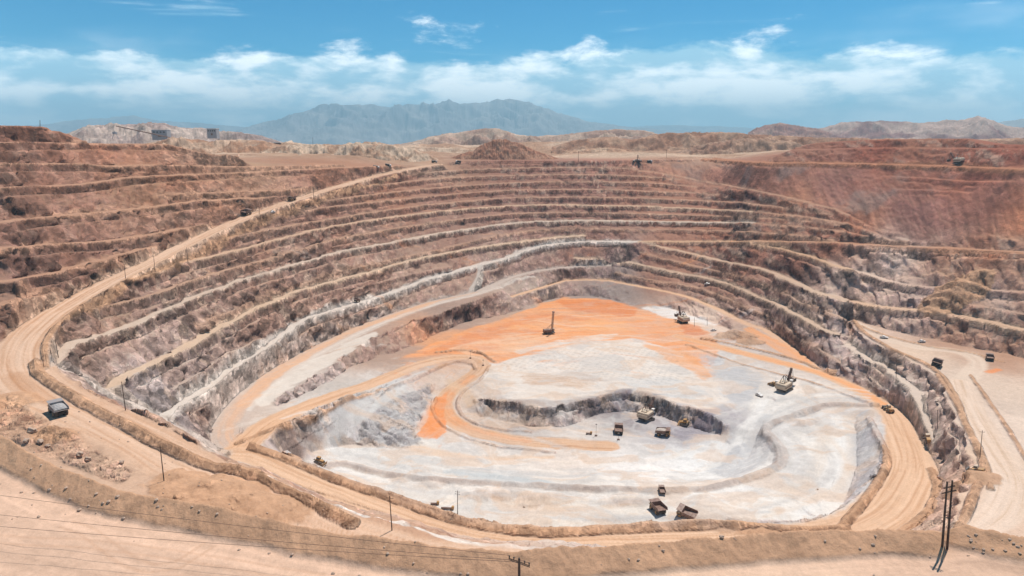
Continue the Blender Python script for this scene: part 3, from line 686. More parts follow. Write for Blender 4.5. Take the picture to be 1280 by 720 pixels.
# rows of drill cuttings on the blast pattern
i0, i1, j0, j1 = window(-40, 190, 560, 760); xs, ys = X[i0:i1, j0:j1] + (fbm(X[i0:i1, j0:j1] / 20, Y[i0:i1, j0:j1] / 20, 2, 541) - .5) * 6, Y[i0:i1, j0:j1]
u, v = xs * .97 + ys * .24, -xs * .24 + ys * .97
dots = smooth(np.cos(u * 2 * math.pi / 7.5) * np.cos(v * 2 * math.pi / 9.0), .25, .8)
dm = blur(poly_mask([(620,452),(700,438),(790,430),(850,448),(870,478),(800,478),(700,462),(640,464)]).astype(np.float32), 10)[i0:i1, j0:j1] * dots
COL[i0:i1, j0:j1] *= (1 - .16 * dm)[..., None]
for L_, h_ in LUP: paint(L_, 8.5, (200,154,126), .75, seed=5, rock=True)
# roads
def road(P, w, tone, dark, seed, a=1.0, n=3):
    paint(P, w, tone, a, .22, 0, seed=seed)
    paint(P, np.array(np.atleast_1d(w)) * .9, dark, .75 * a, .5, 1.0, 1.5, seed + 1)
    paint(P, np.array(np.atleast_1d(w)) * .85, tuple(min(255, c + 12) for c in tone), .6 * a, .5, 1.0, 1.1, seed + 2)
cl = survey(C_pts)
paint(offset(cl, 0), [8,8,9,10,14,16,20,24,26,26,24,20,20], (206,186,172), .95, .3, .3, 3, 50)
paint(offset(cl[24:], -1), [4,9,11,12,13,14,13,12], (236,182,142), .55, .9, .6, 2, 52, .5)
paint(offset(cl[14:60], -9), [4,8,10,11,12,9,4], (230,214,200), .8, .8, .5, 2, 53, .4)
area([(318,502),(340,481),(380,456),(430,430),(470,412),(474,420),(440,438),(400,464),(352,493),(326,512)], (234,220,206), .8, 6, 14, .1, .9, 8)
area([(292,510),(326,468),(380,432),(430,407),(500,386),(560,374),(505,394),(445,414),(395,440),(345,474),(308,512)], (236,182,142), .6, 5, 15, .6, .9, 5)
paint(F_line, [6,6,7,8,10,10], (232,186,150), .95, .3, .3, seed=54); paint(lay([(938,412),(970,430),(1005,452)]), [14,20,16], (238,170,122), .9, .4, .3, seed=55)
road(D_line, [20,20,18,17,17,17,16,15,15,16,17,18,18], (226,182,148), (204,154,116), 56)
paint(lay([(590,470),(566,488),(556,506),(566,524),(600,540),(660,552)]), [8,10,12,11,10,6], (238,164,112), .75, .7, .6, 2, 58, .3)
paint([(548,500),(540,520),(538,536)], [9,14,22], (240,160,104), .9, .8, .25, 3, 59, .5)
area([(560,488),(546,498),(530,532),(520,546),(546,550),(560,540),(555,515)], (242,154,96), .95, 4, 16, .2, 1.2, 4)
paint([(534,556),(545,566)], [16,12], (236,224,212), .9, .5, 0, 3, 60, .3)
road(E_line, [18,18,18,18,18,18,19,20,20,21,24,28,33,34,30,22,18,16,16,16,16,16], (230,190,158), (208,160,124), 62)
paint(lay([(850,421),(884,430),(951,447),(1018,464),(1068,484),(1108,508)]), [14,13,12,11,10,8], (240,172,122), .9, .3, .3, 2, 64)
paint(lay([(560,670),(620,684),(690,686)]), 6, (238,226,214), .6, .6, .3, seed=65)
paint(lay([(335,600),(430,634),(520,662),(600,684)]), [5,8,8,5], (240,228,216), .9, .4, .2, seed=66)
paint(lay([(520,560),(600,572),(690,570)]), [14,10,5], (238,196,160), .6, .7, .4, seed=67)
road(A_line, [15,15,15,15,16,17,18,21,25,28,28,26,25,23,22,21,20,19,18], (226,188,160), (200,150,114), 70)
paint(lay([(20,470),(45,492),(80,505)]), [10,12,6], (196,144,106), .7, .6, .4, 2, 72)
paint(lay([(100,470),(150,500),(210,532),(270,566)]), 11, (212,196,182), .75, .5, .3, seed=74)
paint(ledge, 15, (208,190,176), .85, .4, .3, 3, 76)
paint(lay([(601,333),(600,345),(590,362)]), 8, (216,200,186), .9, .3, seed=75)
# floor: pale rock, grey fines, wheel tracks
paint(G_line, [6,7,8,8,8,8,8,9,10,11,11,10,10,8], (186,184,184), .75, .5, .2, 3, 80, .3)
paint(lay([(955,500),(938,530),(920,560),(905,580)]), [8,9,9,10], (246,238,230), .8, .5, .2, seed=81)
paint(lay([(890,588),(915,570),(945,548),(958,520)]), [10,14,14,10], (196,194,194), .6, .7, .2, seed=82)
for k, pts in enumerate(([(1010,515),(1030,540),(1025,580),(985,625)], [(1045,520),(1050,560),(1035,600),(1000,640)], [(1060,520),(1068,570),(1050,620)])):
    paint(lay(pts), [8, 14, 14, 10], [(226,208,192), (246,240,234), (228,212,198)][k], .7, .7, .5, 3, 84 + k)
paint(lay([(1080,515),(1078,550),(1090,580),(1080,610)]), [10,14,16,10], (196,192,192), .75, .6, .2, 3, 88, .4)
paint(lay([(560,588),(600,592),(690,604)]), [7,12,5], (206,206,204), .9, .35, .1, seed=89)
paint(lay([(600,618),(650,632),(720,636),(800,630)]), [6,8,7,6], (222,190,164), .7, .7, .3, seed=90)
paint(lay([(420,520),(440,505),(500,478),(530,466)]), [12,12,10,6], (216,212,208), .75, .6, .2, seed=91)
paint(lay([(565,480),(580,490),(590,505)]), [14,14,10], (226,190,158), .8, .5, .3, 2, 92)
paint(lay([(590,480),(605,500),(590,512)]), [10,12,8], (186,168,158), .7, .5, .3, 2, 93)
# right platform roads
paint(lay([(1072,404),(1110,424),(1150,434),(1200,440),(1222,452),(1212,468),(1200,480)]), [8,12,14,14,14,14,16], (232,206,184), .9, .4, .3, 3, 95)
road(lay([(1200,478),(1212,510),(1240,560),(1262,600),(1250,640),(1215,665)]), [16,17,19,20,20,18], (232,204,182), (214,180,152), 96)
paint(lay([(1236,465),(1248,462)]), 6, (240,150,94), .8, .5, 0, 3, 98, .3)
# low-level brown earth on berms and on the near slope
bm_ = smooth(BERM, .25, .7); btone = np.array(alb(206, 160, 126))
bw = bm_ * np.where((ZG < -195) & (RR < 600), .35, .85)
COL += (btone * (.86 + .28 * n4)[..., None] - COL) * bw[..., None]
# foreground terrace: graded earth with long sweeps along its edge
i0, i1, j0, j1, D, Z, SR, SD = near(T_all, 75)
sw = fbm(D / 3.2, SR / 90, 4, 401, .6); sw2 = fbm(D / 1.1, SR / 120, 3, 405)
tm = terr[i0:i1, j0:j1] * (1 - bm_[i0:i1, j0:j1])
COL[i0:i1, j0:j1] *= (1 + tm * ((sw - .5) * .55 + (sw2 - .5) * .25))[..., None]
for k, (of, wd, tn, al_) in enumerate(((-8, 4, (232,222,214), .6), (-13, 5, (206,200,196), .6), (-19, 4, (240,232,224), .6), (-26, 6, (212,204,198), .5), (-35, 5, (240,230,220), .5), (9, 5, (240,232,226), .6), (15, 5, (208,200,196), .55), (22, 6, (238,224,210), .5), (30, 5, (206,198,192), .5), (38, 6, (236,214,194), .5))):
    paint(offset(G_line, of), wd, tn, al_, .8, .6, 2, 120 + k, .6)
for k, pts in enumerate(([(600,512),(660,545),(740,566),(830,566)], [(640,570),(740,580),(830,572),(880,556)], [(600,585),(700,596),(800,590),(870,590)], [(450,585),(520,592),(620,606)], [(480,612),(580,628),(700,628),(820,622)], [(600,640),(720,648),(860,645),(960,640)], [(700,520),(760,540),(840,552),(880,548)])):
    paint(lay(pts), [3, 6, 3], [(214,206,200), (238,220,202), (200,196,194)][k % 3], .6, .8, .5, 2, 140 + k, .6)
for k in range(16):
    r_ = np.random.default_rng(700 + k); x0, y0 = r_.uniform(-30, 900), r_.uniform(640, 719); pts = [(x0, y0), (x0 + r_.uniform(120, 220), y0 + r_.uniform(0, 30)), (x0 + r_.uniform(260, 420), y0 + r_.uniform(10, 55))]
    P = lay(pts); ta, tr, _ = polar(T_all); P = P[np.hypot(P[:, 0], P[:, 1]) < np.interp(np.arctan2(P[:, 0], P[:, 1]), ta, tr) - 8]
    if len(P) < 6: continue
    for of in (-1.1, 1.1): paint(offset(P, of), .7, [(206,162,132), (236,204,180)][k % 2], .55, .7, .4, .5, 160 + k, .4)
area([(444,546),(464,520),(500,495),(540,478),(536,500),(516,536),(528,552),(500,560),(468,556)], (166,158,156), .75, 3, 19, .5, .8, 4)
area([(400,556),(425,520),(470,494),(520,474),(500,490),(462,516),(440,545),(420,566)], (222,216,210), .75, 4, 20, .3, .8, 5)
area([(600,500),(630,502),(680,510),(700,524),(650,530),(612,522)], (176,164,156), .6, 3, 21, .4, .1, 4)
area([(880,440),(930,458),(955,470),(940,500),(915,505),(895,470)], (190,186,186), .65, 5, 22, .5, -.5, 5)
area([(892,590),(915,560),(945,545),(965,560),(955,582),(920,598)], (192,188,188), .6, 5, 23, .5, .3, 4)
area([(560,584),(640,590),(700,606),(640,606),(575,600)], (198,198,196), .7, 4, 24, .3, .1, 4)
fl = blur(poly_mask([(440,470),(540,432),(655,388),(756,374),(839,387),(930,424),(1068,490),(1112,520),(1085,620),(984,666),(690,668),(487,622),(345,572)]).astype(np.float32), 4)
wx_, wy_ = X + (fbm(X / 30, Y / 30, 3, 701) - .5) * 40, Y + (fbm(X / 30, Y / 30, 3, 711) - .5) * 40
g1 = smooth(fbm(wx_ / 22, wy_ / 22, 5, 721, .6), .50, .64); g2 = smooth(fbm(wx_ / 34, wy_ / 14, 5, 731, .6), .52, .66); g3 = smooth(ridged(wx_ / 18, wy_ / 26, 4, 741), .70, .86)
sat = (COL.max(-1) - COL.min(-1)) / (COL.max(-1) + 1e-3); pal = 1 - smooth(sat, .30, .60)
COL += (np.array(alb(204, 196, 190)) - COL) * (fl * g1 * (.12 + .36 * pal))[..., None]
COL += (np.array(alb(226, 192, 164)) - COL) * (fl * g2 * (.18 + .3 * pal))[..., None]
COL += (np.array(alb(246, 238, 230)) - COL) * (fl * g3 * .22 * pal)[..., None]
g_ = COL.mean(-1, keepdims=True); COL = g_ + (COL - g_) * (1 + .03 * (1 - fl))[..., None]
np.clip(COL, .01, .8, out=COL)

# ------------------------------------------------------------------ ground meshes
def soil_material(name):
    """dust and broken rock: the colour comes with the ground; 'rock' (its alpha) turns on fractured blocks and cracks"""
    m = bpy.data.materials.new(name); m.use_nodes = True; nt = m.node_tree; n = nt.nodes; L = nt.links
    b = n['Principled BSDF']; b.inputs['Roughness'].default_value = .95; b.inputs['Specular IOR Level'].default_value = .1
    at = n.new('ShaderNodeAttribute'); at.attribute_name = 'Col'; geo = n.new('ShaderNodeNewGeometry')
    def mth(op, a, b_=None, c=None):
        k = n.new('ShaderNodeMath'); k.operation = op
        for i, v in enumerate((a, b_, c)):
            if v is None: continue
            if isinstance(v, (int, float)): k.inputs[i].default_value = v
            else: L.new(v, k.inputs[i])
        return k.outputs[0]
    def rng_(v, a, b_, lo, hi):
        k = n.new('ShaderNodeMapRange'); L.new(v, k.inputs[0])
        for i, q in enumerate((a, b_, lo, hi)): k.inputs[i + 1].default_value = q
        return k.outputs[0]
    def nz(scale, det, ro, dist=0.0, vec=None):
        t = n.new('ShaderNodeTexNoise'); t.inputs['Scale'].default_value = scale; t.inputs['Detail'].default_value = det; t.inputs['Roughness'].default_value = ro; t.inputs['Distortion'].default_value = dist
        L.new(vec or geo.outputs['Position'], t.inputs['Vector']); return t
    wn = nz(.12, 3, .5); wv = n.new('ShaderNodeVectorMath'); wv.operation = 'MULTIPLY_ADD'; L.new(wn.outputs['Color'], wv.inputs[0]); wv.inputs[1].default_value = (9, 9, 9); L.new(geo.outputs['Position'], wv.inputs[2])
    mp = n.new('ShaderNodeMapping'); mp.inputs['Rotation'].default_value = (.5, .35, .4); mp.inputs['Scale'].default_value = (.34, .17, .26); L.new(wv.outputs[0], mp.inputs['Vector'])
    def cells(sc, off):
        q = n.new('ShaderNodeVectorMath'); q.operation = 'MULTIPLY_ADD'; L.new(mp.outputs[0], q.inputs[0]); q.inputs[1].default_value = (sc, sc, sc); q.inputs[2].default_value = (off, off, off)
        v = n.new('ShaderNodeTexVoronoi'); L.new(q.outputs[0], v.inputs['Vector']); v.inputs['Scale'].default_value = 1.0
        k = n.new('ShaderNodeSeparateColor'); L.new(v.outputs['Color'], k.inputs[0]); return k, v
    ca, va = cells(.55, 0); cb, vb = cells(1.5, 7)
    grain = nz(.9, 5, .65).outputs['Fac']; mid = nz(.10, 4, .55, .2).outputs['Fac']
    rock = at.outputs['Alpha']
    rk = mth('MULTIPLY', mth('MULTIPLY', rng_(ca.outputs[0], 0, 1, .56, 1.38), rng_(cb.outputs[0], 0, 1, .64, 1.36)), mth('MULTIPLY', rng_(mid, .35, .65, .78, 1.24), rng_(grain, .25, .75, .92, 1.08)))
    flatv = mth('MULTIPLY', rng_(grain, .25, .75, .88, 1.12), rng_(nz(4.5, 3, .7).outputs['Fac'], .25, .75, .90, 1.10))
    f = mth('ADD', mth('MULTIPLY', rk, rock), mth('MULTIPLY', flatv, mth('SUBTRACT', 1.0, rock)))
    sep = ca
    mx = n.new('ShaderNodeVectorMath'); mx.operation = 'SCALE'; L.new(at.outputs['Color'], mx.inputs[0]); L.new(f, mx.inputs['Scale'])
    L.new(mx.outputs[0], b.inputs['Base Color'])
    hgt = mth('ADD', mth('MULTIPLY', mth('ADD', mth('MULTIPLY', ca.outputs[1], 1.5), mth('MULTIPLY', cb.outputs[1], .7)), rock), mth('MULTIPLY', grain, mth('MULTIPLY_ADD', rock, .7, .22)))
    bp = n.new('ShaderNodeBump'); bp.inputs['Strength'].default_value = .85; bp.inputs['Distance'].default_value = 1.0
    L.new(hgt, bp.inputs['Height']); L.new(bp.outputs[0], b.inputs['Normal']); return m
def grid_mesh(name, V, C, nr, na, cells, mat, RKA=None):
    idx = np.arange(nr * na).reshape(nr, na)
    q = np.stack([idx[:-1, :-1], idx[:-1, 1:], idx[1:, 1:], idx[1:, :-1]], -1).reshape(-1, 4)
    if cells is not None: q = q[cells.reshape(-1)]
    used = np.unique(q); mp = np.zeros(nr * na, np.int64); mp[used] = np.arange(len(used)); q = mp[q]
    me = bpy.data.meshes.new(name); me.vertices.add(len(used)); me.vertices.foreach_set('co', V.reshape(-1, 3)[used].astype(np.float32).ravel())
    me.loops.add(q.size); me.loops.foreach_set('vertex_index', q[:, ::-1].astype(np.int32).ravel() if False else q.astype(np.int32).ravel())
    me.polygons.add(len(q)); me.polygons.foreach_set('loop_start', np.arange(0, q.size, 4, dtype=np.int32))
    me.update(calc_edges=True)
    ca = me.color_attributes.new('Col', 'FLOAT_COLOR', 'POINT')
    ca.data.foreach_set('color', np.c_[C.reshape(-1, 3)[used], RKA.reshape(-1)[used] if RKA is not None else np.full(len(used), .35)].astype(np.float32).ravel())
    me.materials.append(mat)
    return me
def link(name, me, kind=None, parent=None):
    o = bpy.data.objects.new(name, me); S.collection.objects.link(o)
    if kind: o['kind'] = kind
    if parent: o.parent = parent
    return o
soil = soil_material('soil')
# the faces also step in and out sideways: ledges and blocks that no height alone can give
gl, ga, gs = slope_of(blur(ZG, 2)); gx, gy = gl * np.sin(AZ)[None, :] + ga * np.cos(AZ)[None, :], gl * np.cos(AZ)[None, :] - ga * np.sin(AZ)[None, :]
gn = np.hypot(gx, gy) + 1e-6
side = (facet((arc + warp * .4) / 8, ZT / 5.0, 2, 601, .45) - .5) * 6.5 + (facet((arc + warp) / 18, ZT / 8 + arc / 40, 2, 611) - .5) * 4.0
side = side * (1 - .5 * smooth(RR, 650, 950)) * amp * soft_pit * (smooth(gs, .25, .7) + .5 * steep) * ~FIX * np.clip(RR / 600, .5, 1)
V = np.stack([X - gx / gn * side, Y - gy / gn * side, ZT], -1)
def cellmask(vm): return vm[:-1, :-1] & vm[1:, :-1] & vm[:-1, 1:] & vm[1:, 1:]
def road_mask(P, w):
    h = np.atleast_1d(np.array(w, float)) / 2
    i0, i1, j0, j1, D, Z, SR, SD = near(P, h.max() + 2); m = np.zeros((NR, NA), bool)
    m[i0:i1, j0:j1] = D < width_at(P, h, SR); return m
m_haul = road_mask(A_line, np.array(run_h) * 1.9) & ~terr
m_ring = road_mask(E_line, [18,18,18,18,18,18,19,20,20,21,24,28,33,34,30,22,18,16,16,16,16,16])
m_ramp = road_mask(D_line, [20,20,18,17,17,17,16,15,15,16,17,18,18]) | road_mask(C_line, [8,8,10,12,18,22,26,28,30,28,24,20,20])
m_floor = (poly_mask([(470,460),(540,432),(655,388),(702,372),(756,374),(797,386),(839,387),(880,402),(930,424),(1005,462),(1068,490),(1112,520),(1100,552),(1108,585),(1085,620),(1045,668),(984,666),(850,660),(690,668),(581,655),(487,622),(420,600),(345,572),(330,545),(420,505)]) & (RR > 300) & (RR < 1000))
cls = np.zeros((NR, NA), np.uint8)                          # 0 pit wall
cls[(RR[:, :] > 1180) & np.ones((1, NA), bool)] = 5
cls[waste_m] = 4; cls[m_floor] = 3; cls[m_ramp] = 6; cls[m_ring] = 2; cls[m_haul] = 1; cls[terr] = 7
cc = cls[:-1, :-1]
for k, nm in enumerate(['pit_wall', 'haul_road', 'ring_road', 'pit_floor', 'waste_rock_slope', 'plain', 'ramp_road', 'terrace']):
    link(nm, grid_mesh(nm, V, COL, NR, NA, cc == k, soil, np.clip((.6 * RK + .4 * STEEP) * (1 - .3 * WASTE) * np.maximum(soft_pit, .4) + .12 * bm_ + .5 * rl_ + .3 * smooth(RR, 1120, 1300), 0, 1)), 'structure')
# ------------------------------------------------------------------ hills and mountains behind the plain
def ridge_land(name, prof, d0, depth, tone, tone2, seed, rough=.35, base=-45, na=420, nr=70, crag=1.0, stuff='structure', wl=1.0):
    """land whose skyline was traced (pixels); crest at distance d0, front and back slopes over depth metres"""
    px = np.array([p[0] for p in prof], float); py = np.array([p[1] for p in prof], float)
    az_, t_ = ray(px, py); h = -t_ * d0
    az = np.linspace(az_[0], az_[-1], na); hc = np.interp(az, az_, h)
    hc = hc + (hc - base) * crag * .06 * (ridged(az * d0 / (depth * .09), az * 0 + seed, 4, seed + 40) - .62)
    u = np.linspace(-1, 1, nr)[:, None]; r = d0 + u * depth / 2
    x, y = r * np.sin(az)[None, :], r * np.cos(az)[None, :]
    sc = depth * .16 * wl
    shape = np.clip(1 - np.abs(u) ** 1.15, 0, 1)
    nz = ridged(x / sc, y / sc, 5, seed); n0 = fbm(x / (sc * 2), y / (sc * 2), 3, seed + 9)
    rel = (hc[None, :] - base)
    z = base + rel * np.clip(shape * (1 + (nz - .62) * rough * 1.6 * smooth(np.abs(u), 0, .25)) - smooth(np.abs(u), .05, .5) * (n0 - .4) * rough * .6, -.05, 1.0 + .03)
    z = z + rel * (ridged(x / (sc * .25), y / (sc * .25), 3, seed + 4) - .6) * .07 * crag
    c = np.array(alb(*tone)) + (np.array(alb(*tone2)) - np.array(alb(*tone))) * smooth(fbm(x / sc * 1.5, y / sc * 1.5, 4, seed + 20), .38, .62)[..., None]
    c = c * (.62 + .76 * fbm(x / sc * 5, y / sc * 5, 4, seed + 30))[..., None]
    me = grid_mesh(name, np.stack([x, y, z], -1), c, nr, na, None, soil)
    for p in me.polygons: p.use_smooth = True
    return link(name, me, stuff)
ridge_land('mountain_range', [(285,166),(300,162),(330,153),(370,142.5),(398,133),(407,130),(416,129.5),(428,132.5),(440,130.5),(456,131.5),(470,131),(498,133),(520,131),(536,130),(550,127.5),(562,126),(575,129),(592,129.5),(608,127),(622,124.5),(636,123.5),(646,125),(655,125),(668,129),(682,136),(700,142.5),(720,148),(750,153),(790,159),(830,162.5),(870,164.5),(910,166)], 24000, 9000, (150,140,136), (172,160,152), 1, .55, -460, 900, 120, crag=1.5)
ridge_land('mountain_range', [(-60,160),(0,157),(40,157),(60,155),(82,150.5),(100,149),(125,148),(150,145.5),(166,144),(176,146),(200,151),(230,152),(250,153),(285,157),(320,160),(360,164)], 30000, 8000, (150,140,136), (172,160,152), 2, .4, -460, 300, 60)
ridge_land('mountain_range', [(740,164),(780,160),(810,157),(845,156),(880,158),(905,157.5),(940,160),(980,163),(1010,165)], 34000, 6000, (150,140,136), (172,160,152), 3, .4, -460, 300, 50)
ridge_land('mountain_range', [(1190,164),(1230,156),(1258,150.5),(1275,149),(1300,150),(1360,158)], 16000, 5000, (150,140,136), (172,160,152), 4, .4, -460, 200, 50)
ridge_land('hill', [(935,166),(946,160),(958,156),(972,153.5),(984,155),(1000,157.5),(1020,161),(1040,166)], 4300, 900, (160,118,104), (186,146,126), 5, .4, -130, 220, 60)
ridge_land('hill', [(1000,167),(1020,161),(1040,157),(1052,153),(1075,152),(1100,151.5),(1130,152.5),(1150,154),(1175,152.5),(1184,150),(1200,150.5),(1212,147),(1222,144.5),(1232,146.5),(1244,152),(1262,157),(1290,162),(1340,168)], 4800, 1500, (152,114,106), (196,166,150), 6, .45, -150, 420, 80)
ridge_land('hill', [(480,182),(510,178),(540,171),(565,166),(590,163),(605,160.5),(618,160),(628,162.5),(645,168),(670,171),(700,168),(722,166),(745,163.5),(770,161),(792,163),(806,162.5),(822,167),(840,173),(870,180)], 2400, 900, (176,142,124), (204,174,152), 7, .7, -90, 420, 80)
ridge_land('hill', [(690,184),(715,176),(745,172),(772,171),(790,174),(815,169),(836,166),(862,165),(880,164.5),(905,164.5),(930,166.5),(960,169),(1000,171),(1060,172),(1130,173),(1200,174),(1280,173),(1360,172)], 1480, 320, (168,126,102), (190,152,126), 8, .45, -62, 420, 70)
ridge_land('hill', [(330,180),(360,177),(385,180),(420,181),(445,178.5),(470,177.5),(495,182),(520,183),(548,184.5),(590,187)], 1430, 300, (188,150,124), (214,184,158), 9, .6, -60, 300, 60)
ridge_land('hill', [(70,172),(90,165),(104,159),(120,156.5),(150,155),(180,153.5),(200,154),(215,157),(232,160),(245,159),(258,161),(270,164),(300,166),(320,168),(345,175),(370,183)], 1700, 520, (168,146,138), (204,182,168), 10, .6, -60, 320, 60)
ridge_land('hill', [(150,184),(190,178),(215,172.5),(235,173),(265,176),(300,174),(330,176),(350,181),(400,190),(430,196)], 1250, 260, (180,136,108), (204,170,144), 11, .6, -56, 320, 50)
# stepped waste mound on the far rim and its smaller neighbour
ridge_land('spoil_mound', [(556,200),(572,194),(585,189.5),(592,188.5),(597,183.5),(606,179),(610,178.5),(616,174.5),(625,173),(634,174),(640,177),(652,179),(660,184),(676,190),(692,196),(704,200)], 1170, 90, (172,122,98), (190,142,116), 12, .25, -58, 260, 60)
ridge_land('spoil_mound', [(690,200),(706,192),(722,187.5),(740,185),(760,184),(775,186),(792,190),(812,196),(826,200)], 1340, 130, (196,154,126), (206,170,142), 13, .25, -58, 200, 50)

ridge_land('spoil_mound', [(300,200),(325,190),(345,184),(362,181),(378,184),(398,180),(420,182.5),(445,178.5),(468,181),(490,181.5),(512,185),(532,191),(548,199)], 1150, 170, (186,148,122), (214,184,158), 14, .6, -58, 260, 60, crag=1.6)
ridge_land('spoil_mound', [(806,201),(830,194),(855,187),(885,179),(915,174),(950,172.5),(985,176),(1010,182),(1032,190)], 1330, 200, (168,128,106), (184,148,124), 15, .4, -58, 240, 60, crag=1.3)

# ------------------------------------------------------------------ haze
def box_mesh(name, lo, hi):
    me = bpy.data.meshes.new(name); bm = bmesh.new(); bmesh.ops.create_cube(bm, size=1)
    for v in bm.verts: v.co = [lo[k] + (v.co[k] + .5) * (hi[k] - lo[k]) for k in range(3)]
    bm.to_mesh(me); bm.free(); return me
hz = link('haze', box_mesh('haze', (-36000, -3000, float(ZT.min()) - 1), (36000, 42000, 1180)), 'stuff')
hm = bpy.data.materials.new('haze'); hm.use_nodes = True; nt = hm.node_tree; nt.nodes.clear()
o_ = nt.nodes.new('ShaderNodeOutputMaterial'); v_ = nt.nodes.new('ShaderNodeVolumePrincipled')
v_.inputs['Color'].default_value = (.52, .84, 1.0, 1); v_.inputs['Density'].default_value = 6.0e-5; v_.inputs['Anisotropy'].default_value = .2
nt.links.new(v_.outputs[0], o_.inputs['Volume']); hz.data.materials.append(hm)
# ------------------------------------------------------------------ machines, poles, plant: mesh helpers
def dusty(name, col, dust=.35, rough=.6, metal=0.0, scale=.7):
    m = bpy.data.materials.new(name); m.use_nodes = True; nt = m.node_tree; n = nt.nodes; L = nt.links; b = n['Principled BSDF']
    b.inputs['Roughness'].default_value = rough; b.inputs['Metallic'].default_value = metal
    tc = n.new('ShaderNodeTexCoord'); t = n.new('ShaderNodeTexNoise'); t.inputs['Scale'].default_value = scale; t.inputs['Detail'].default_value = 6
    L.new(tc.outputs['Object'], t.inputs['Vector'])
    r = n.new('ShaderNodeMapRange'); r.inputs[1].default_value = .35; r.inputs[2].default_value = .7; r.inputs[3].default_value = 0; r.inputs[4].default_value = dust * 2
    L.new(t.outputs['Fac'], r.inputs[0]); mx = n.new('ShaderNodeMix'); mx.data_type = 'RGBA'
    L.new(r.outputs[0], mx.inputs['Factor']); mx.inputs['A'].default_value = (*col, 1); mx.inputs['B'].default_value = (.36, .25, .18, 1)
    L.new(mx.outputs['Result'], b.inputs['Base Color']); return m
M = dict(yellow=dusty('dusty_yellow_paint', (.40, .20, .05)), brown=dusty('rusty_brown_steel', (.14, .06, .04), .3), grey=dusty('worn_grey_steel', (.24, .22, .22), .25),
         cream=dusty('cream_paint', (.58, .45, .32), .3), dark=dusty('black_steel', (.025, .022, .02), .2), tyre=dusty('tyre_rubber', (.02, .019, .018), .3, .9),
         glass=dusty('cab_glass', (.02, .03, .04), .1, .15), wood=dusty('creosoted_wood', (.045, .025, .018), .12, .9), white=dusty('white_paint', (.72, .68, .64), .2),
         wire=dusty('cable', (.09, .05, .035), .1, .8), conc=dusty('grey_cladding', (.34, .34, .36), .2, .8), rock=None)
# fittings far too small to pick apart singly in the photograph
STUFF_PARTS = {'handrail', 'bed_rib', 'roller', 'cable', 'window', 'insulator', 'levelling_jack', 'mast', 'stripe', 'push_arm', 'pipe', 'mast_brace', 'deck', 'dipper_stick', 'lift_arm', 'gantry', 'trestle', 'bucket', 'ripper'}
class MB:
    def __init__(s): s.bm = bmesh.new()
    def box(s, x0, x1, y0, y1, z0, z1, bev=0.0):
        r = bmesh.ops.create_cube(s.bm, size=1); vs = r['verts']
        for v in vs: v.co = (x0 + (v.co.x + .5) * (x1 - x0), y0 + (v.co.y + .5) * (y1 - y0), z0 + (v.co.z + .5) * (z1 - z0))
        if bev: bmesh.ops.bevel(s.bm, geom=list({e for v in vs for e in v.link_edges}), offset=bev, segments=1, affect='EDGES')
        return s
    def prism(s, prof, y0, y1):                    # profile in x,z pushed along y
        a = [s.bm.verts.new((x, y0, z)) for x, z in prof]; b = [s.bm.verts.new((x, y1, z)) for x, z in prof]; n = len(prof)
        s.bm.faces.new(a[::-1]); s.bm.faces.new(b)
        for i in range(n): s.bm.faces.new((a[i], a[(i + 1) % n], b[(i + 1) % n], b[i]))
        return s
    def bar(s, p, q, r, r2=None, n=6):
        p, q = Vector(p), Vector(q); d = q - p
        m = Matrix.Translation((p + q) / 2) @ d.to_track_quat('Z', 'Y').to_matrix().to_4x4()
        bmesh.ops.create_cone(s.bm, cap_ends=True, segments=n, radius1=r, radius2=r if r2 is None else r2, depth=d.length, matrix=m); return s
    def wheel(s, x, y, z, r, w, n=18):
        m = Matrix.Translation((x, y, z)) @ Matrix.Rotation(math.pi / 2, 4, 'X')
        k = bmesh.ops.create_cone(s.bm, cap_ends=True, segments=n, radius1=r, radius2=r, depth=w, matrix=m)
        es = [e for e in {e for v in k['verts'] for e in v.link_edges} if abs(e.verts[0].co.y - e.verts[1].co.y) < 1e-4]
        bmesh.ops.bevel(s.bm, geom=es, offset=r * .12, segments=1, affect='EDGES'); return s
    def build(s, name, mat, parent=None):
        bmesh.ops.recalc_face_normals(s.bm, faces=s.bm.faces)
        me = bpy.data.meshes.new(name); s.bm.to_mesh(me); s.bm.free(); me.materials.append(mat)
        o = link(name, me, None, parent)
        if name in STUFF_PARTS: o['kind'] = 'stuff'
        return o
def empty(name):
    o = bpy.data.objects.new(name, None); S.collection.objects.link(o); o.empty_display_size = 1; return o
def tag(o, label, cat, group=None):
    o['label'] = label; o['category'] = cat
    if group: o['group'] = group
    return o
def copy_tree(o, parent=None):
    c = o.copy(); S.collection.objects.link(c); c.parent = parent
    for ch in o.children: copy_tree(ch, c)
    return c
def zat(x, y):
    az, l = math.atan2(x, y), math.log(math.hypot(x, y)); j = (az - AZ0) / (AZ1 - AZ0) * (NA - 1); i = float(np.interp(l, LR, np.arange(NR)))
    i0, j0 = min(int(i), NR - 2), min(max(int(j), 0), NA - 2); fi, fj = i - i0, j - j0
    return float((ZT[i0, j0] * (1 - fj) + ZT[i0, j0 + 1] * fj) * (1 - fi) + (ZT[i0 + 1, j0] * (1 - fj) + ZT[i0 + 1, j0 + 1] * fj) * fi)
def G(px, py): return hit(px, py, ZT)
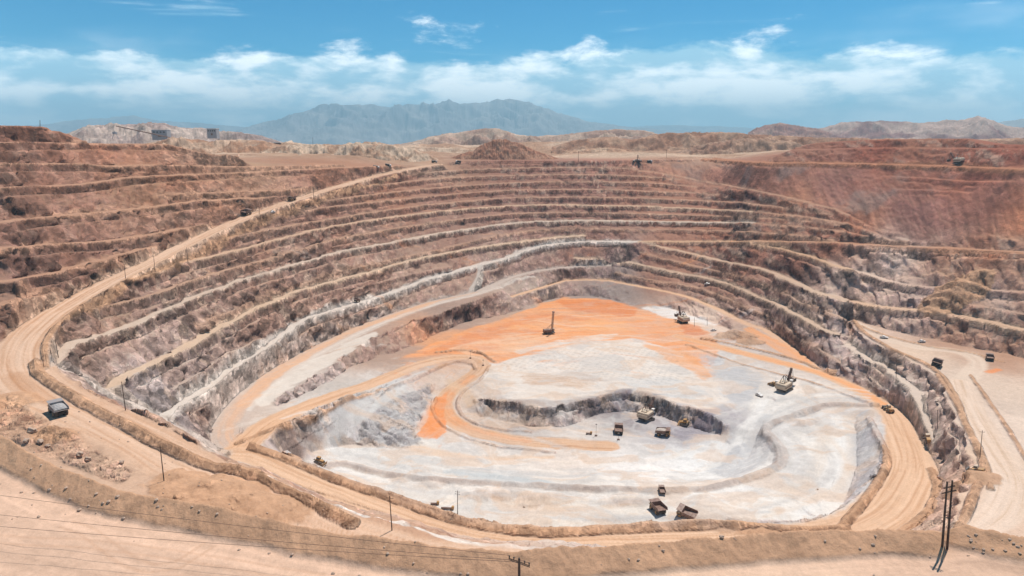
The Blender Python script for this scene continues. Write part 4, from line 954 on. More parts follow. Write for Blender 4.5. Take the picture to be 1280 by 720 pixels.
def place(o, px, py, face=None, yaw=None, foot=4.0, sink=.12, scale=1.0):
    """stand a thing on the ground at a pixel, turned towards another pixel (or by a yaw), tilted with the slope"""
    p = G(px, py)
    if face is not None: q = G(*face); yaw = math.atan2(q[1] - p[1], q[0] - p[0])
    fx, fy = Vector((math.cos(yaw), math.sin(yaw), 0)), Vector((-math.sin(yaw), math.cos(yaw), 0))
    def sm(a, b): return zat(p[0] + fx.x * a + fy.x * b, p[1] + fx.y * a + fy.y * b)
    h = [[sm(a, b) for b in (-foot * .6, foot * .6)] for a in (-foot, foot)]
    sx = (h[1][0] + h[1][1] - h[0][0] - h[0][1]) / 2 / (2 * foot); sy = (h[0][1] + h[1][1] - h[0][0] - h[1][0]) / 2 / (1.2 * foot)
    sx, sy = max(-.2, min(.2, sx)), max(-.2, min(.2, sy))
    ex = Vector((fx.x, fx.y, sx)).normalized(); ey = Vector((fy.x, fy.y, sy)); ez = ex.cross(ey).normalized(); ey = ez.cross(ex)
    m = Matrix((ex, ey, ez)).transposed().to_4x4(); m.translation = (p[0], p[1], sum(map(sum, h)) / 4 - sink)
    o.matrix_world = m @ Matrix.Scale(scale, 4); return o

# ------------------------------------------------------------------ machines (x forward, origin on the ground)
def make_haul_truck(bed_mat=None, load=None):
    t = empty('haul_truck'); bed_mat = bed_mat or M['brown']
    c = MB().box(-5.6, 5.6, -1.5, 1.5, 1.7, 2.7, .1).box(-4.6, -2.4, -2.0, 2.0, 1.3, 2.3, .1).build('chassis', M['dark'], t)
    for x, y, w in ((3.7, 3.0, 1.3), (3.7, -3.0, 1.3), (-3.5, 2.55, 2.3), (-3.5, -2.55, 2.3)):
        tw = MB().wheel(x, y, 1.75, 1.75, w).build('wheel', M['tyre'], t)
        MB().wheel(x, y + (w / 2 + .02) * (1 if y > 0 else -1), 1.75, .85, .12, 12).build('rim', M['yellow'], tw)
    MB().box(2.7, 6.3, -3.6, 3.6, 3.45, 3.75, .05).box(4.6, 6.2, -2.9, -1.6, 1.6, 3.45, .1).box(4.6, 6.2, 1.6, 2.9, 1.6, 3.45, .1).build('deck', M['yellow'], t)
    g = MB().box(5.9, 6.35, -1.6, 1.6, 1.7, 3.4, .08).build('radiator_grille', M['dark'], t)
    cab = MB().box(3.5, 5.7, .9, 3.3, 3.76, 5.45, .12).build('cab', M['cream'], t)
    MB().box(5.71, 5.76, 1.1, 3.1, 4.4, 5.2).box(3.9, 5.4, 3.31, 3.36, 4.4, 5.2).build('window', M['glass'], cab)
    r = MB()
    for y in (-3.55, -2.2, -.8, .6, 3.55): r.bar((6.2, y, 3.75), (6.2, y, 4.75), .05)
    r.bar((6.2, -3.55, 4.75), (6.2, .6, 4.75), .05); r.bar((6.35, -.3, 1.0), (6.35, -2.6, 3.7), .18); r.build('handrail', M['yellow'], t)
    b = MB().prism([(-6.6, 4.05), (2.3, 3.0), (2.4, 3.3), (-6.6, 4.4)], -3.6, 3.6)
    for y0, y1 in ((-3.85, -3.6), (3.6, 3.85)): b.prism([(-6.7, 4.0), (2.35, 2.95), (2.9, 6.1), (-6.0, 5.9)], y0, y1)
    b.prism([(2.1, 3.0), (2.45, 2.95), (3.0, 6.1), (2.65, 6.1)], -3.6, 3.6); bed = b.build('dump_bed', bed_mat, t)
    MB().prism([(2.65, 5.95), (6.5, 6.35), (6.5, 6.55), (2.65, 6.25)], -3.85, 3.85).build('canopy', bed_mat, bed)
    rb = MB()
    for x in (-4.6, -2.9, -1.2, .5):
        for y in (-3.95, 3.95): rb.box(x - .12, x + .12, min(y, y * .97), max(y, y * .97), 3.9, 5.8)
    rb.build('bed_rib', bed_mat, bed)
    if load:
        bm = bmesh.new(); n = 12; g_ = [[None] * n for _ in range(n)]
        for i in range(n):
            for j in range(n):
                x, y = -5.9 + 8.2 * i / (n - 1), -3.5 + 7.0 * j / (n - 1)
                u, v = 2 * i / (n - 1) - 1, 2 * j / (n - 1) - 1
                g_[i][j] = bm.verts.new((x, y, 4.9 + 1.5 * max(0, 1 - u * u) ** .7 * max(0, 1 - v * v) ** .7 + random.uniform(-.18, .18)))
        for i in range(n - 1):
            for j in range(n - 1): bm.faces.new((g_[i][j], g_[i + 1][j], g_[i + 1][j + 1], g_[i][j + 1]))
        me = bpy.data.meshes.new('load'); bm.to_mesh(me); bm.free(); me.materials.append(load); link('load', me, None, bed)
    return t
def tracks(t, L, H, Wd, y, mat):
    for s in (-1, 1):
        k = L / 2 - H / 2; prof = [(k + H / 2 * math.sin(a), H / 2 + H / 2 * math.cos(a)) for a in np.linspace(0, math.pi, 8)] + [(-k - H / 2 * math.sin(a), H / 2 - H / 2 * math.cos(a)) for a in np.linspace(0, math.pi, 8)]
        tr = MB().prism(prof, s * y - Wd / 2, s * y + Wd / 2).build('crawler_track', mat, t)
        rl = MB()
        for q in np.linspace(-k, k, 6): rl.wheel(q, s * (y + Wd / 2 + .02), H * .38, H * .26, .12, 10)
        rl.build('roller', M['grey'], tr)
def make_shovel(swing=0.0, lift=0.0):
    t = empty('rope_shovel'); tracks(t, 10, 2.1, 1.9, 3.4, M['dark'])
    MB().box(-3.6, 3.6, -2.5, 2.5, .8, 2.4, .15).bar((0, 0, 2.3), (0, 0, 3.0), 2.7, None, 20).build('carbody', M['dark'], t)
    R_ = Matrix.Rotation(swing, 4, 'Z'); parts = []
    h = MB().box(-8, 3.2, -4.6, 4.6, 3.0, 7.4, .35).box(-8.8, -7.9, -4.2, 4.2, 3.2, 6.0, .2).box(-6, -1, -2, 2, 7.35, 8.2, .15).build('house', M['cream'], t); parts.append(h)
    parts.append(MB().box(-8.05, 3.25, -4.66, -4.6, 4.6, 5.6).box(-8.05, 3.25, 4.6, 4.66, 4.6, 5.6).build('stripe', M['brown'], t))
    cb = MB().box(2.4, 5.0, -4.5, -2.2, 5.2, 8.6, .15).build('cab', M['white'], t); parts.append(cb)
    MB().box(5.0, 5.05, -4.3, -2.4, 6.6, 8.2).box(3.0, 4.8, -4.56, -4.5, 6.8, 8.2).build('window', M['glass'], cb)
    ga = MB()
    for y in (-2, 2): ga.bar((1.5, y, 7.3), (-1.5, y * .5, 12.5), .28).bar((-6, y, 7.3), (-1.5, y * .5, 12.5), .22)
    ga.bar((-1.5, -1.2, 12.5), (-1.5, 1.2, 12.5), .35); parts.append(ga.build('gantry', M['dark'], t))
    tip = (3 + 13.5 * math.cos(.85 + lift), 3.6 + 13.5 * math.sin(.85 + lift))
    a = math.atan2(tip[1] - 3.6, tip[0] - 3); nx, nz = -math.sin(a), math.cos(a)
    mid = ((3 + tip[0]) / 2, (3.6 + tip[1]) / 2)
    bo = MB().prism([(3 - nx * .4, 3.6 - nz * .4), (mid[0] - nx * 1.1, mid[1] - nz * 1.1), (tip[0] - nx * .4, tip[1] - nz * .4), (tip[0] + nx * .4, tip[1] + nz * .4), (mid[0] + nx * .8, mid[1] + nz * .8), (3 + nx * .4, 3.6 + nz * .4)], -.9, .9).wheel(tip[0], 0, tip[1], 1.0, 1.2, 14)
    parts.append(bo.build('boom', M['brown'], t))
    bx, bz = mid[0] + 6.6, mid[1] - 4.6
    st = MB()
    for y in (-1.25, 1.25): st.bar((mid[0] - 2.5, y, mid[1] + 1.8), (bx, y, bz), .34, None, 4)
    parts.append(st.build('dipper_stick', M['brown'], t))
    bk = MB().box(bx - .4, bx + 2.6, -1.9, -1.65, bz - 1.6, bz + 1.5, .05).box(bx - .4, bx + 2.6, 1.65, 1.9, bz - 1.6, bz + 1.5, .05).box(bx - .6, bx - .3, -1.9, 1.9, bz - 1.6, bz + 1.5, .05).box(bx - .4, bx + 2.6, -1.65, 1.65, bz - 1.8, bz - 1.5, .05)
    for y in (-1.5, -.75, 0, .75, 1.5): bk.box(bx + 2.6, bx + 3.3, y - .15, y + .15, bz - 1.75, bz - 1.5)
    parts.append(bk.build('bucket', M['dark'], t))
    ca = MB()
    for y in (-.7, .7): ca.bar((-1.5, y, 12.5), (tip[0], y * .8, tip[1] + .9), .09).bar((tip[0] + .9, y * .6, tip[1]), (bx + 1, y * .6, bz + 1.4), .09)
    parts.append(ca.build('cable', M['dark'], t))
    for p in parts: p.matrix_local = R_ @ p.matrix_local
    return t
def make_drill(mast_h=22):
    t = empty('drill_rig'); tracks(t, 8, 1.6, 1.2, 2.4, M['dark'])
    MB().box(-6, 6, -2.6, 2.6, 1.6, 2.3, .1).build('deck', M['dark'], t)
    MB().box(-6, 2.2, -2.2, 2.2, 2.31, 5.0, .2).build('house', M['brown'], t)
    cb = MB().box(4.0, 6.2, .4, 2.6, 2.31, 5.2, .12).build('cab', M['cream'], t); MB().box(6.2, 6.25, .6, 2.4, 3.4, 4.9).build('window', M['glass'], cb)
    ms = MB(); w = .75
    for dx in (-w, w):
        for dy in (-w, w): ms.bar((3 + dx, dy - .5, 1.2), (3 + dx, dy - .5, mast_h), .16, None, 4)
    n = int(mast_h / 1.6)
    for k in range(n):
        z0, z1 = 1.4 + k * (mast_h - 1.5) / n, 1.4 + (k + 1) * (mast_h - 1.5) / n; s = 1 if k % 2 else -1
        for dy in (-w, w): ms.bar((3 - w * s, dy - .5, z0), (3 + w * s, dy - .5, z1), .08, None, 4)
        for dx in (-w, w): ms.bar((3 + dx, -w * s - .5, z0), (3 + dx, w * s - .5, z1), .08, None, 4)
    ms.box(2.0, 4.0, -1.5, .5, mast_h - .3, mast_h + .5); mo = ms.build('mast', M['brown'], t)
    MB().bar((3, -.5, .2), (3, -.5, mast_h - 1), .17, None, 8).build('drill_pipe', M['grey'], mo)
    MB().bar((-3, -1.6, 4.9), (2.4, -1.0, 11), .14).bar((-3, .9, 4.9), (2.4, 0, 11), .14).build('mast_brace', M['dark'], t)
    jk = MB()
    for x in (-5.2, 5.2):
        for y in (-2.2, 2.2): jk.bar((x, y, .05), (x, y, 1.8), .2).bar((x, y, 0), (x, y, .12), .5, None, 10)
    jk.build('levelling_jack', M['grey'], t); return t
def make_dozer():
    t = empty('bulldozer'); tracks(t, 5.2, 1.5, .8, 1.5, M['dark'])
    MB().box(-1.2, 2.4, -1.05, 1.05, .8, 2.3, .12).box(-2.4, -1.2, -1.1, 1.1, .9, 2.0, .1).build('engine_hood', M['yellow'], t)
    cb = MB().box(-1.9, .2, -1.0, 1.0, 2.0, 3.7, .12).build('cab', M['yellow'], t); MB().box(.2, .25, -.8, .8, 2.5, 3.4).box(-1.7, 0, 1.0, 1.04, 2.5, 3.4).box(-1.7, 0, -1.04, -1.0, 2.5, 3.4).build('window', M['glass'], cb)
    bl = MB().prism([(3.3, .1), (3.6, .1), (3.45, .9), (3.7, 1.7), (3.45, 1.7), (3.15, .9)], -2.4, 2.4).build('blade', M['yellow'], t)
    MB().bar((.5, -2.0, .7), (3.3, -2.0, .6), .16).bar((.5, 2.0, .7), (3.3, 2.0, .6), .16).build('push_arm', M['yellow'], bl)
    MB().bar((-2.3, 0, 1.4), (-3.6, 0, 1.2), .2).bar((-3.5, -.8, 1.2), (-3.5, .8, 1.2), .16).bar((-3.5, 0, 1.2), (-3.7, 0, .1), .14, .06).build('ripper', M['dark'], t)
    MB().bar((1.2, .5, 2.3), (1.2, .5, 3.2), .1).build('exhaust_pipe', M['dark'], t); return t
def make_loader():
    t = empty('wheel_loader')
    MB().box(-4.4, -.2, -1.3, 1.3, 1.2, 3.0, .15).build('engine_body', M['yellow'], t); MB().box(-.2, 2.2, -1.0, 1.0, 1.2, 2.2, .1).build('front_frame', M['yellow'], t)
    cb = MB().box(-1.4, .6, -1.0, 1.0, 3.0, 4.6, .12).build('cab', M['cream'], t); MB().box(.6, .65, -.85, .85, 3.4, 4.4).box(-1.2, .4, 1.0, 1.05, 3.4, 4.4).build('window', M['glass'], cb)
    for x in (-2.9, 1.5):
        for y in (-1.75, 1.75): w = MB().wheel(x, y, 1.25, 1.25, .95).build('wheel', M['tyre'], t); MB().wheel(x, y + .5 * (1 if y > 0 else -1), 1.25, .55, .1, 10).build('rim', M['yellow'], w)
    MB().bar((1.2, -.8, 2.2), (4.4, -.8, 1.0), .2).bar((1.2, .8, 2.2), (4.4, .8, 1.0), .2).build('lift_arm', M['yellow'], t)
    MB().prism([(4.2, .2), (6.0, .15), (6.0, .3), (4.5, .5), (4.4, 1.8), (5.0, 2.2), (4.8, 2.3), (4.1, 1.9)], -2.0, 2.0).build('bucket', M['dark'], t); return t
def make_grader():
    t = empty('road_grader')
    MB().box(-4.6, -1.2, -.95, .95, 1.1, 2.5, .12).build('engine_body', M['yellow'], t)
    MB().prism([(-1.2, 1.4), (4.6, 1.5), (4.6, 1.9), (1.0, 2.2), (-1.2, 2.2)], -.28, .28).build('frame', M['yellow'], t)
    cb = MB().box(-1.2, .5, -.9, .9, 1.7, 3.5, .1).build('cab', M['cream'], t); MB().box(.5, .55, -.75, .75, 2.2, 3.3).box(-1, .3, .9, .95, 2.2, 3.3).build('window', M['glass'], cb)
    for x in (-3.8, -2.0, 4.4):
        for y in (-1.25, 1.25): w = MB().wheel(x, y, .75, .75, .5).build('wheel', M['tyre'], t); MB().wheel(x, y + .27 * (1 if y > 0 else -1), .75, .35, .08, 10).build('rim', M['yellow'], w)
    MB().prism([(1.5, .12), (1.7, .12), (1.55, .5), (1.75, .85), (1.55, .85), (1.35, .5)], -2.1, 2.1).build('blade', M['dark'], t)
    MB().bar((4.4, -1.2, .75), (4.4, 1.2, .75), .14).bar((4.4, 0, .75), (4.4, 0, 1.6), .18).build('front_axle', M['dark'], t); return t
def make_pickup(col='white'):
    t = empty('pickup_truck'); prof = [(-2.7, .5), (2.7, .5), (2.75, 1.1), (1.2, 1.25), (.5, 1.9), (-.9, 1.92), (-1.0, 1.2), (-2.7, 1.2)]
    b = MB().prism(prof, -.95, .95).build('body', M[col], t)
    MB().prism([(1.12, 1.27), (.52, 1.82), (.5, 1.78), (1.05, 1.26)], -.85, .85).box(-.8, .4, .952, .97, 1.3, 1.78).box(-.8, .4, -.97, -.952, 1.3, 1.78).build('window', M['glass'], t)
    for x in (-1.7, 1.75):
        for y in (-.85, .85): MB().wheel(x, y, .42, .42, .3, 14).build('wheel', M['tyre'], t)
    MB().box(-2.6, -1.1, -.8, .8, 1.2, 1.23).build('load_bed', M['dark'], t)
    MB().bar((-1.0, .6, 1.2), (-1.0, .6, 4.2), .04).build('whip_flag', M['dark'], t); return t
def make_service_truck():
    t = empty('service_truck')
    MB().box(-4.2, 4.2, -.6, .6, .9, 1.3).build('chassis', M['dark'], t)
    cb = MB().prism([(2.0, 1.0), (4.3, 1.0), (4.3, 2.1), (3.7, 3.1), (2.0, 3.2)], -1.25, 1.25).build('cab', M['white'], t); MB().box(2.3, 3.4, 1.26, 1.3, 2.1, 2.9).prism([(4.34, 2.12), (3.76, 3.0), (3.72, 2.98), (4.3, 2.1)], -1.1, 1.1).build('window', M['glass'], cb)
    m = MB(); prof = [(1.35 * math.cos(a), 2.45 + 1.15 * math.sin(a)) for a in np.linspace(0, 2 * math.pi, 14, endpoint=False)]
    a_ = [m.bm.verts.new((-4.2, x, z)) for x, z in prof]; b_ = [m.bm.verts.new((1.7, x, z)) for x, z in prof]; m.bm.faces.new(a_); m.bm.faces.new(b_[::-1])
    for i in range(14): m.bm.faces.new((a_[i], a_[(i + 1) % 14], b_[(i + 1) % 14], b_[i]))
    m.build('water_tank', M['dark'], t)
    for x in (-3.2, -1.8, 3.1):
        for y in (-1.05, 1.05): MB().wheel(x, y, .6, .6, .45, 14).build('wheel', M['tyre'], t)
    return t

GT = 'haul trucks in the mine'
grey_load = dusty('grey_broken_rock', (.34, .32, .31), .1, .95)
ht_grey = make_haul_truck(M['grey'], grey_load); ht = make_haul_truck(M['brown']); ht_load = make_haul_truck(M['brown'], dusty('pale_broken_rock', (.5, .42, .36), .2, .95))
place(ht_grey, 73, 517, (40, 484), scale=.74); tag(ht_grey, 'grey-bedded haul truck driving up the wide road bend at left', 'truck', GT)
place(ht, 858, 645, yaw=2.55, scale=.82); tag(ht, 'brown haul truck on white bench nearest the camera, right of another truck', 'truck', GT)
place(ht_load, 829, 544, yaw=-.35, scale=.82); tag(ht_load, 'loaded brown haul truck on pit bottom just below the rope shovel', 'truck', GT)
first = {}
def truck(src, px, py, label, face=None, yaw=None, scale=1.0):
    scale *= .82
    return tag(place(copy_tree(src), px, py, face, yaw, scale=scale), label, 'truck', GT)
truck(ht, 773, 541, 'haul truck waiting on pit bottom left of the shovel, beside a light mast', yaw=1.45)
truck(ht, 822, 639, 'brown haul truck on white bench seen from behind, left of its neighbour', yaw=1.9)
truck(ht, 1170, 458, 'dark brown haul truck seen from behind at edge of right platform', yaw=.9)
truck(ht, 1237, 450, 'dark haul truck far back on right platform below the brown slope', yaw=1.1, scale=.8)
truck(ht, 308, 269, 'haul truck on long left road, lower of the two there', face=(366, 251))
truck(ht, 365, 251, 'haul truck on long left road, upper of the two there', face=(307, 272))
truck(ht, 446, 378, 'dark truck on pale terrace road halfway up the left wall', face=(511, 358), scale=.62)
truck(ht, 827, 614, 'small dark truck standing on the grey ridge behind the white bench', yaw=1.6, scale=.55)
sh = make_shovel(.5, .12); place(sh, 808, 524, yaw=.45); tag(sh, 'rope shovel digging at the dark blast face on pit bottom', 'shovel', 'rope shovels')
s2 = make_shovel(.2, .22); place(s2, 981, 487, yaw=.55); tag(s2, 'rope shovel with raised boom on pale ledge under the orange ramp', 'shovel', 'rope shovels')
s3 = make_shovel(.1, .3); place(s3, 853, 403, yaw=1.75); tag(s3, 'tan rope shovel at back of orange bench below the far wall', 'shovel', 'rope shovels')
s4 = make_shovel(0, .25); place(s4, 1197, 204, yaw=1.9, scale=.75); tag(s4, 'rope shovel on the high red bench at far right rim', 'shovel', 'rope shovels')
dr = make_drill(24); place(dr, 686, 417, yaw=.3); tag(dr, 'drill rig with tall upright mast on orange bench', 'drill rig', 'drill rigs')
d2 = make_drill(13); place(d2, 798, 202.5, yaw=2.4, scale=.8); tag(d2, 'small dark drill rig on the far rim skyline', 'drill rig', 'drill rigs')
dz = make_dozer(); place(dz, 856, 532, yaw=2.6, scale=1.25); tag(dz, 'bulldozer cleaning up at the toe of the dark blast face', 'bulldozer', 'bulldozers')
z2 = copy_tree(dz); place(z2, 399, 581, yaw=-.3, scale=1.15); tag(z2, 'dark bulldozer among rubble on white ground at left of the floor', 'bulldozer', 'bulldozers')
z3 = copy_tree(dz); place(z3, 966, 482, yaw=2.0, scale=1.0); tag(z3, 'small bulldozer left of the shovel with raised boom', 'bulldozer', 'bulldozers')
ld = make_loader(); place(ld, 1110, 513.5, face=(1068, 486), scale=1.1); tag(ld, 'wheel loader driving up the orange ramp at right', 'loader', 'wheel loaders')
l2 = copy_tree(ld); place(l2, 1221, 588, yaw=2.2, scale=.9); tag(l2, 'small wheel loader on heaps at lip of right platform', 'loader', 'wheel loaders')
gr = make_grader(); place(gr, 1161, 546, face=(1150, 510), scale=1.35); tag(gr, 'yellow road grader on the narrow path along the right wall', 'grader')
pk = make_pickup(); place(pk, 949, 495, yaw=-1.2, scale=1.3); tag(pk, 'white pickup on pale track left of the raised shovel', 'pickup', 'light vehicles')
for px, py, lab, kw in ((340, 263, 'pickup on the long left road between two haul trucks', dict(face=(307, 272))), (1105, 423, 'pickup at the narrow tip of the right platform', dict(yaw=-.6)),
                        (1152, 428, 'pickup on right platform below the grey cut bank', dict(yaw=.2)), (884, 356, 'pickup on the pale bench path of the far right wall', dict(yaw=-.4)),
                        (971, 479, 'pickup parked between bulldozer and shovel on the pale ledge', dict(yaw=1.0)), (892, 414, 'pickup on pale patch right of the tan shovel', dict(yaw=.4))):
    tag(place(copy_tree(pk), px, py, scale=1.2, **kw), lab, 'pickup', 'light vehicles')
sv_ = make_service_truck(); place(sv_, 485, 207, yaw=.2); tag(sv_, 'water truck on the rim left of the long road top', 'truck', 'service trucks')
for px, py, yw, lab in ((543, 203.5, .4, 'water truck at the very top of the long left road'), (573, 203.5, 2.9, 'dark service truck at foot of the stepped spoil mound'), (792, 202, 1.2, 'dark service truck beside the drill rig on the far rim'), (812, 202.5, .2, 'service truck right of the drill rig on the far rim'), (470, 207.5, .1, 'leftmost service truck on the far rim')):
    tag(place(copy_tree(sv_), px, py, yaw=yw), lab, 'truck', 'service trucks')

# ------------------------------------------------------------------ poles, masts, wires
def pole(px, py, tx, ty, label, arms=1, r=.17, group='wooden power poles', arm_w=2.4, lean=True):
    b = G(px, py); rr = math.hypot(b[0], b[1]); az, t = ray(np.float64(tx), np.float64(ty)); zt = -float(t) * rr
    top = Vector((rr * math.sin(az), rr * math.cos(az), zt)); base = Vector((b[0], b[1], b[2] - .4)); h = (top - base).length
    o = empty('power_pole'); o.location = base; d = top - base
    MB().bar((0, 0, 0), d, r * 1.2, r * .8, 8).build('shaft', M['wood'], o)
    for k in range(arms):
        c = d * (1 - .06 - .09 * k); ar = MB().bar(c + Vector((-arm_w / 2, .3, 0)), c + Vector((arm_w / 2, -.3, 0)), .09, None, 4).build('crossarm', M['wood'], o)
        iso = MB()
        for q in (-.45, 0, .45): iso.bar(c + Vector((arm_w * q, -.6 * q, .05)), c + Vector((arm_w * q, -.6 * q, .35)), .07)
        iso.build('insulator', M['dark'], ar)
    return tag(o, label, 'power pole', group)
for a_ in ((73,447,69,424,'slim pole at the inner bend of the left road beside the pale hairpin',0), (157,513,152,477,'pole on ledge where the second pale bench path ends at left',0), (205,601,200,557,'tall leaning pole on sandy slope beyond the near berm at left',1),
           (490,663,487,620,'pole on the near ring road bank left of centre',1), (572,643,572,613,'pole with two crossarms on white ground near the ring road',2), (157,348,155,329,'pole standing on inner edge of the long left road',1),
           (194,340,192,320,'pole on the bench path just right of the long left road',0), (235,328,233,309,'third pole along the bench path below the long road',0), (1120,476,1121,449,'pole on rocky right wall below the platform tip',2),
           (1172,540,1172,512,'pole among rocks between grader path and right platform',0), (1225,571,1228,538,'pole beside the road on the right platform',1), (392,249,391,227,'pole beside the top haul truck on the left road',0),
           (50,160.5,50,150,'lone pole on the red skyline at far left',0), (391,184,391,171,'thin pole on pale hills behind the long road',0), (324,268,324,258,'short pole between the trucks of the left road',0), (833,197,833,187,'pole on far rim right of the drill rig',0), (723,202,723,189,'pole on far rim right of the spoil mound',0), (868,408,868,397,'thin pole right of the tan shovel on the orange bench',0), (884,407,884,396,'second thin pole right of the tan shovel',0)):
    pole(*a_[:5], arms=a_[5], r=.16 if a_[1] > 300 else .22)
# pair of posts with braces at the near right
b1, b2 = G(1178, 683), G(1184, 686); H_ = empty('power_pole'); H_.location = Vector(b1) - Vector((0, 0, .4))
rr = math.hypot(b1[0], b1[1]); az, t_ = ray(1184.0, 602.0); t1 = Vector((rr * math.sin(az), rr * math.cos(az), -t_ * rr)); az, t_ = ray(1190.5, 600.5); t2 = Vector((rr * math.sin(az), rr * math.cos(az), -t_ * rr))
o1 = Vector(H_.location); b2v = Vector(b2) - o1 - Vector((0, 0, .4))
for p_, q_ in ((Vector((0, 0, 0)), t1 - o1), (b2v, t2 - o1)): MB().bar(p_, q_, .19, .13, 10).build('shaft', M['wood'], H_)
up = (t1 - o1).normalized(); c1_ = t1 - o1 - up * 1.0; c2_ = t2 - o1 - up * 1.0
for k in (0.0, .8): MB().bar(c1_ - (c2_ - c1_) * (.6 + k * .4) - up * k, c2_ + (c2_ - c1_) * (.6 + k * .4) - up * k, .11, None, 4).build('crossarm', M['wood'], H_)
tag(H_, 'tall two-post pole standing at the gap in the near berm at right', 'power pole', 'wooden power poles')
# near pole whose head rises into the bottom edge, with its three wires
hd = Vector(Wd(649, 697.5, 92)); N_ = empty('power_pole'); N_.location = (hd.x, hd.y, zat(hd.x, hd.y) - .3); hh = hd.z - N_.location.z
MB().bar((0, 0, 0), (0, 0, hh), .24, .17, 10).build('shaft', M['wood'], N_)
adir = Vector((.96, -.6, 0)).normalized(); ends = []
for off_ in (-.16, .16):
    c = Vector((0, off_, hh - .75)); MB().bar(c - adir * 1.75, c + adir * 1.75, .08, None, 4).build('crossarm', M['wood'], N_)
iso = MB()
for q in (-1.65, -.9, .9, 1.65):
    c = adir * q + Vector((0, 0, hh - .65)); iso.bar(c, c + Vector((0, 0, .35)), .09, .06, 8).bar(c + Vector((0, 0, .35)), c + Vector((0, 0, .5)), .13, .1, 8)
for q in (-1.65, 0.9, 1.65): ends.append(N_.location + adir * q + Vector((0, 0, hh - .15)))
iso.build('insulator', M['dark'], N_); tag(N_, 'dark pole head with double crossarm rising at the bottom edge', 'power pole', 'wooden power poles')
for k, (e, (wx, wy)) in enumerate(zip(ends, ((0, 619), (0, 643.5), (0, 658)))):
    far = Vector(Wd(wx, wy, 108 - k * 3)); d = far - e; endp = e + d * 1.45
    cu = bpy.data.curves.new('power_line', 'CURVE'); cu.dimensions = '3D'; cu.bevel_depth = .028; cu.bevel_resolution = 1; sp = cu.splines.new('POLY'); n = 28; sp.points.add(n - 1)
    for i in range(n):
        t = i / (n - 1); p = e.lerp(endp, t); f0 = 1 / 1.45; sag = 1.6 * (4 * t * (1 - t)) - 1.6 * (4 * f0 * (1 - f0)) * (t / f0 if t < f0 else 1)
        sp.points[i].co = (p.x, p.y, p.z - sag * .5, 1)
    tmp = bpy.data.objects.new('tmp', cu); me = bpy.data.meshes.new_from_object(tmp); bpy.data.objects.remove(tmp); me.materials.clear(); me.materials.append(M['wire'])
    tag(link('power_line', me), ('upper', 'middle', 'lowest')[k] + ' of three sagging wires crossing the sandy foreground at lower left', 'power line', 'foreground wires')
# light masts on the pit bottom
def mast(px, py, h, label):
    o = empty('light_mast'); o.location = G(px, py)
    MB().box(-.9, .9, -.6, .6, .1, .9, .1).build('trailer', M['brown'], o); MB().bar((0, 0, .9), (0, 0, h), .09).build('post', M['dark'], o)
    MB().box(-.6, .6, -.12, .12, h - .1, h + .5).build('lamp_head', M['grey'], o); tag(o, label, 'light mast', 'light masts')
mast(745, 545, 9, 'light mast on the pit bottom left of the trucks'); mast(773, 550, 5, 'short light mast right in front of the waiting haul truck')
mast(588, 448, 7, 'small mast inside the ramp hairpin'); mast(604, 457, 5, 'short mast at outer corner of the ramp hairpin')
# trailers with pipes on the white ground
def pipe_trailer(px, py, yaw, L, label):
    o = empty('pipe_trailer'); MB().box(-L / 2, L / 2, -.7, .7, .7, 1.0).build('bed', M['brown'], o); p = MB()
    for y in (-.4, 0, .4): p.bar((-L / 2, y, 1.2), (L / 2, y, 1.2), .19, None, 8)
    p.build('pipe', M['brown'], o); MB().box(L / 2 - 1, L / 2 + .4, -.8, .8, .6, 2.3, .1).build('box', M['yellow'], o)
    for x in (-L * .35, L * .3):
        for y in (-.8, .8): MB().wheel(x, y, .45, .45, .3, 12).build('wheel', M['tyre'], o)
    place(o, px, py, yaw=yaw, foot=2); tag(o, label, 'trailer', 'pipe trailers')
pipe_trailer(543, 631, .15, 4.5, 'short brown pipe trailer on white ground left of the two-arm pole'); pipe_trailer(559, 637, -.1, 7, 'long brown pipe trailer beside the two-arm pole')
pipe_trailer(736, 543, 0, 4, 'small brown trailer left of the light mast on pit bottom')

# ------------------------------------------------------------------ crushing plant on the left skyline
def at_skyline(px, py, d): p = Wd(px, py, d); return Vector(p)
def block(px0, px1, py_top, py_base, d, depth, name, label, mat, stripes=True):
    a, b = at_skyline(px0, py_base, d), at_skyline(px1, py_top, d); o = empty(name); o.location = (a.x, d, a.z - 6); w, h = b.x - a.x, b.z - a.z + 6
    wl = MB().box(0, w, 0, depth, 0, h).build('wall', mat, o); MB().box(-.4, w + .4, -.4, depth + .4, h, h + .8).build('roof', M['white'], o)
    if stripes:
        for k in range(4): MB().box(w * (.1 + .22 * k), w * (.1 + .22 * k) + w * .12, -.12, .02, h * .72, h * .86).build('window', M['dark'], o)
    MB().box(w * .4, w * .6, -.15, .02, 6, 6 + (h - 6) * .3).build('door', M['brown'], o)
    return tag(o, label, 'building')
block(259, 270, 161, 169, 1390, 14, 'plant_building', 'pale block-shaped building standing alone on the left skyline', M['conc'])
block(190, 208, 162.5, 171, 1380, 16, 'plant_building', 'grey plant shed at foot of the conveyor on the left hills', M['conc'])
block(342, 350, 178.5, 182, 1350, 8, 'plant_building', 'small dark shed on pale hills behind the long road', M['brown'], False)
cv = empty('conveyor'); p0, p1 = at_skyline(145, 157.5, 1370), at_skyline(213, 172, 1370); cv.location = p0; d = p1 - p0
MB().bar((0, 0, 0), d, 1.0, None, 4).build('gantry', M['brown'], cv)
for f in (.15, .4, .65, .9):
    q = d * f; MB().bar(q + Vector((-3, 0, -14)), q, .3, None, 4).bar(q + Vector((3, 0, -14)), q, .3, None, 4).build('trestle', M['conc'], cv)
tag(cv, 'long dark conveyor sloping down across the pale left hills', 'conveyor')
st_ = empty('transfer_tower'); q = at_skyline(144, 171, 1360); st_.location = q - Vector((0, 0, 4))
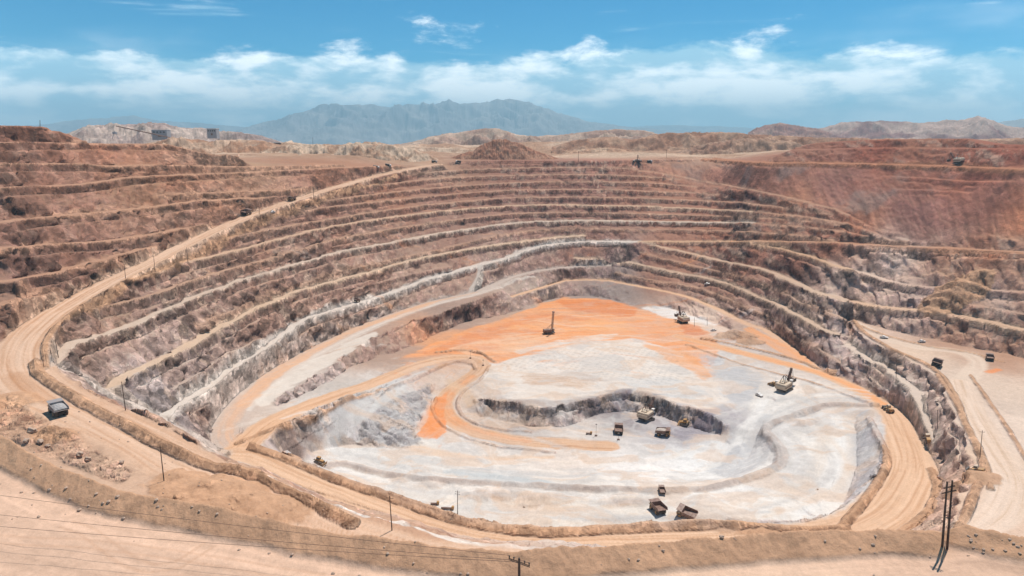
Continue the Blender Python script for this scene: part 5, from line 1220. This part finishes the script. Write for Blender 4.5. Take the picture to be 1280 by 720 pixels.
for x in (-6, 6): MB().bar((x, 0, 0), (0, 0, 14), .5, None, 4).build('leg', M['conc'], st_)
MB().box(-3, 3, -3, 3, 9, 13, .3).build('housing', M['conc'], st_); tag(st_, 'grey steep-legged transfer tower under the conveyor head', 'tower')

# ------------------------------------------------------------------ boulders and scattered stones
def rock_mesh(name, seed, sub=2):
    bm = bmesh.new(); bmesh.ops.create_icosphere(bm, subdivisions=sub, radius=1); rr_ = random.Random(seed); off_ = Vector((rr_.random() * 50, rr_.random() * 50, 0))
    for v in bm.verts:
        k = 1 + .55 * mnoise.noise(v.co * 1.3 + off_) + .2 * mnoise.noise(v.co * 3.1 + off_); v.co = Vector((v.co.x * k * 1.2, v.co.y * k, v.co.z * k * .75))
    me = bpy.data.meshes.new(name); bm.to_mesh(me); bm.free(); me.materials.append(M['rock']); return me
M['rock'] = dusty('brown_boulder', (.44, .31, .23), .45, .95, 0, 1.5)
rm = [rock_mesh('boulder', k) for k in range(5)]
for k, (px, py, s, lab) in enumerate(((40, 540, 2.6, 'largest dark boulder high on the near left slope'), (33, 552, 1.8, 'pale boulder just below the largest one at left'), (50, 553, 1.9, 'boulder right of the pale one on the near left slope'), (60, 558, 1.5, 'boulder at low end of the left boulder row'),
                                    (100, 569, 2.2, 'broad boulder midway along the near left slope'), (110, 575, 1.7, 'boulder just right of the broad midway boulder'), (152, 579, 1.6, 'lone boulder near the road edge above the berm'), (655, 634, .9, 'lone stone on white ground left of centre'),
                                    (1022, 612, .9, 'dark stone on white floor near the right ring road'), (902, 672, .6, 'stone on the bank in front of the white bench'), (829, 689, .4, 'stone on top of near berm right of the pole head'))):
    o = link('boulder', rm[k % 5]); p = G(px, py); o.location = (p[0], p[1], p[2] + s * .25); s *= .6; o.scale = (s, s, s); o.rotation_euler = (0, 0, k * 1.3); tag(o, lab, 'boulder', 'boulders')
bm = bmesh.new(); sm = rock_mesh('tmp', 3, 1); rl = random.Random(5)
for _ in range(260):
    if rl.random() < .55:
        px, py = rl.uniform(-20, 1120), 0; P = T_edge; q = P[rl.randrange(len(P) - 1)]; x, y = q[0] + rl.gauss(0, 4), q[1] + rl.gauss(1, 5); s = rl.uniform(.08, .3)
    elif rl.random() < .75: p = G(rl.uniform(0, 420), rl.uniform(505, 650)); x, y = p[0], p[1]; s = rl.uniform(.1, .4)
    else: p = G(rl.uniform(1205, 1280), rl.uniform(668, 695)); x, y = p[0], p[1]; s = rl.uniform(.08, .28)
    if math.hypot(x, y) < 60 or abs(math.atan2(x, y)) > AZ1 * .98: continue
    m = Matrix.Translation((x, y, zat(x, y) + s * .2)) @ Matrix.Rotation(rl.uniform(0, 6), 4, 'Z') @ Matrix.Scale(s, 4); n0 = len(bm.verts)
    bm.from_mesh(sm); bm.verts.ensure_lookup_table()
    for v in bm.verts[n0:]: v.co = m @ v.co
me = bpy.data.meshes.new('scattered_stones'); bm.to_mesh(me); bm.free(); me.materials.append(M['rock'])
so = link('scattered_stones', me, 'stuff'); so['label'] = 'small stones scattered along the near berm and slopes'; so['category'] = 'stones'
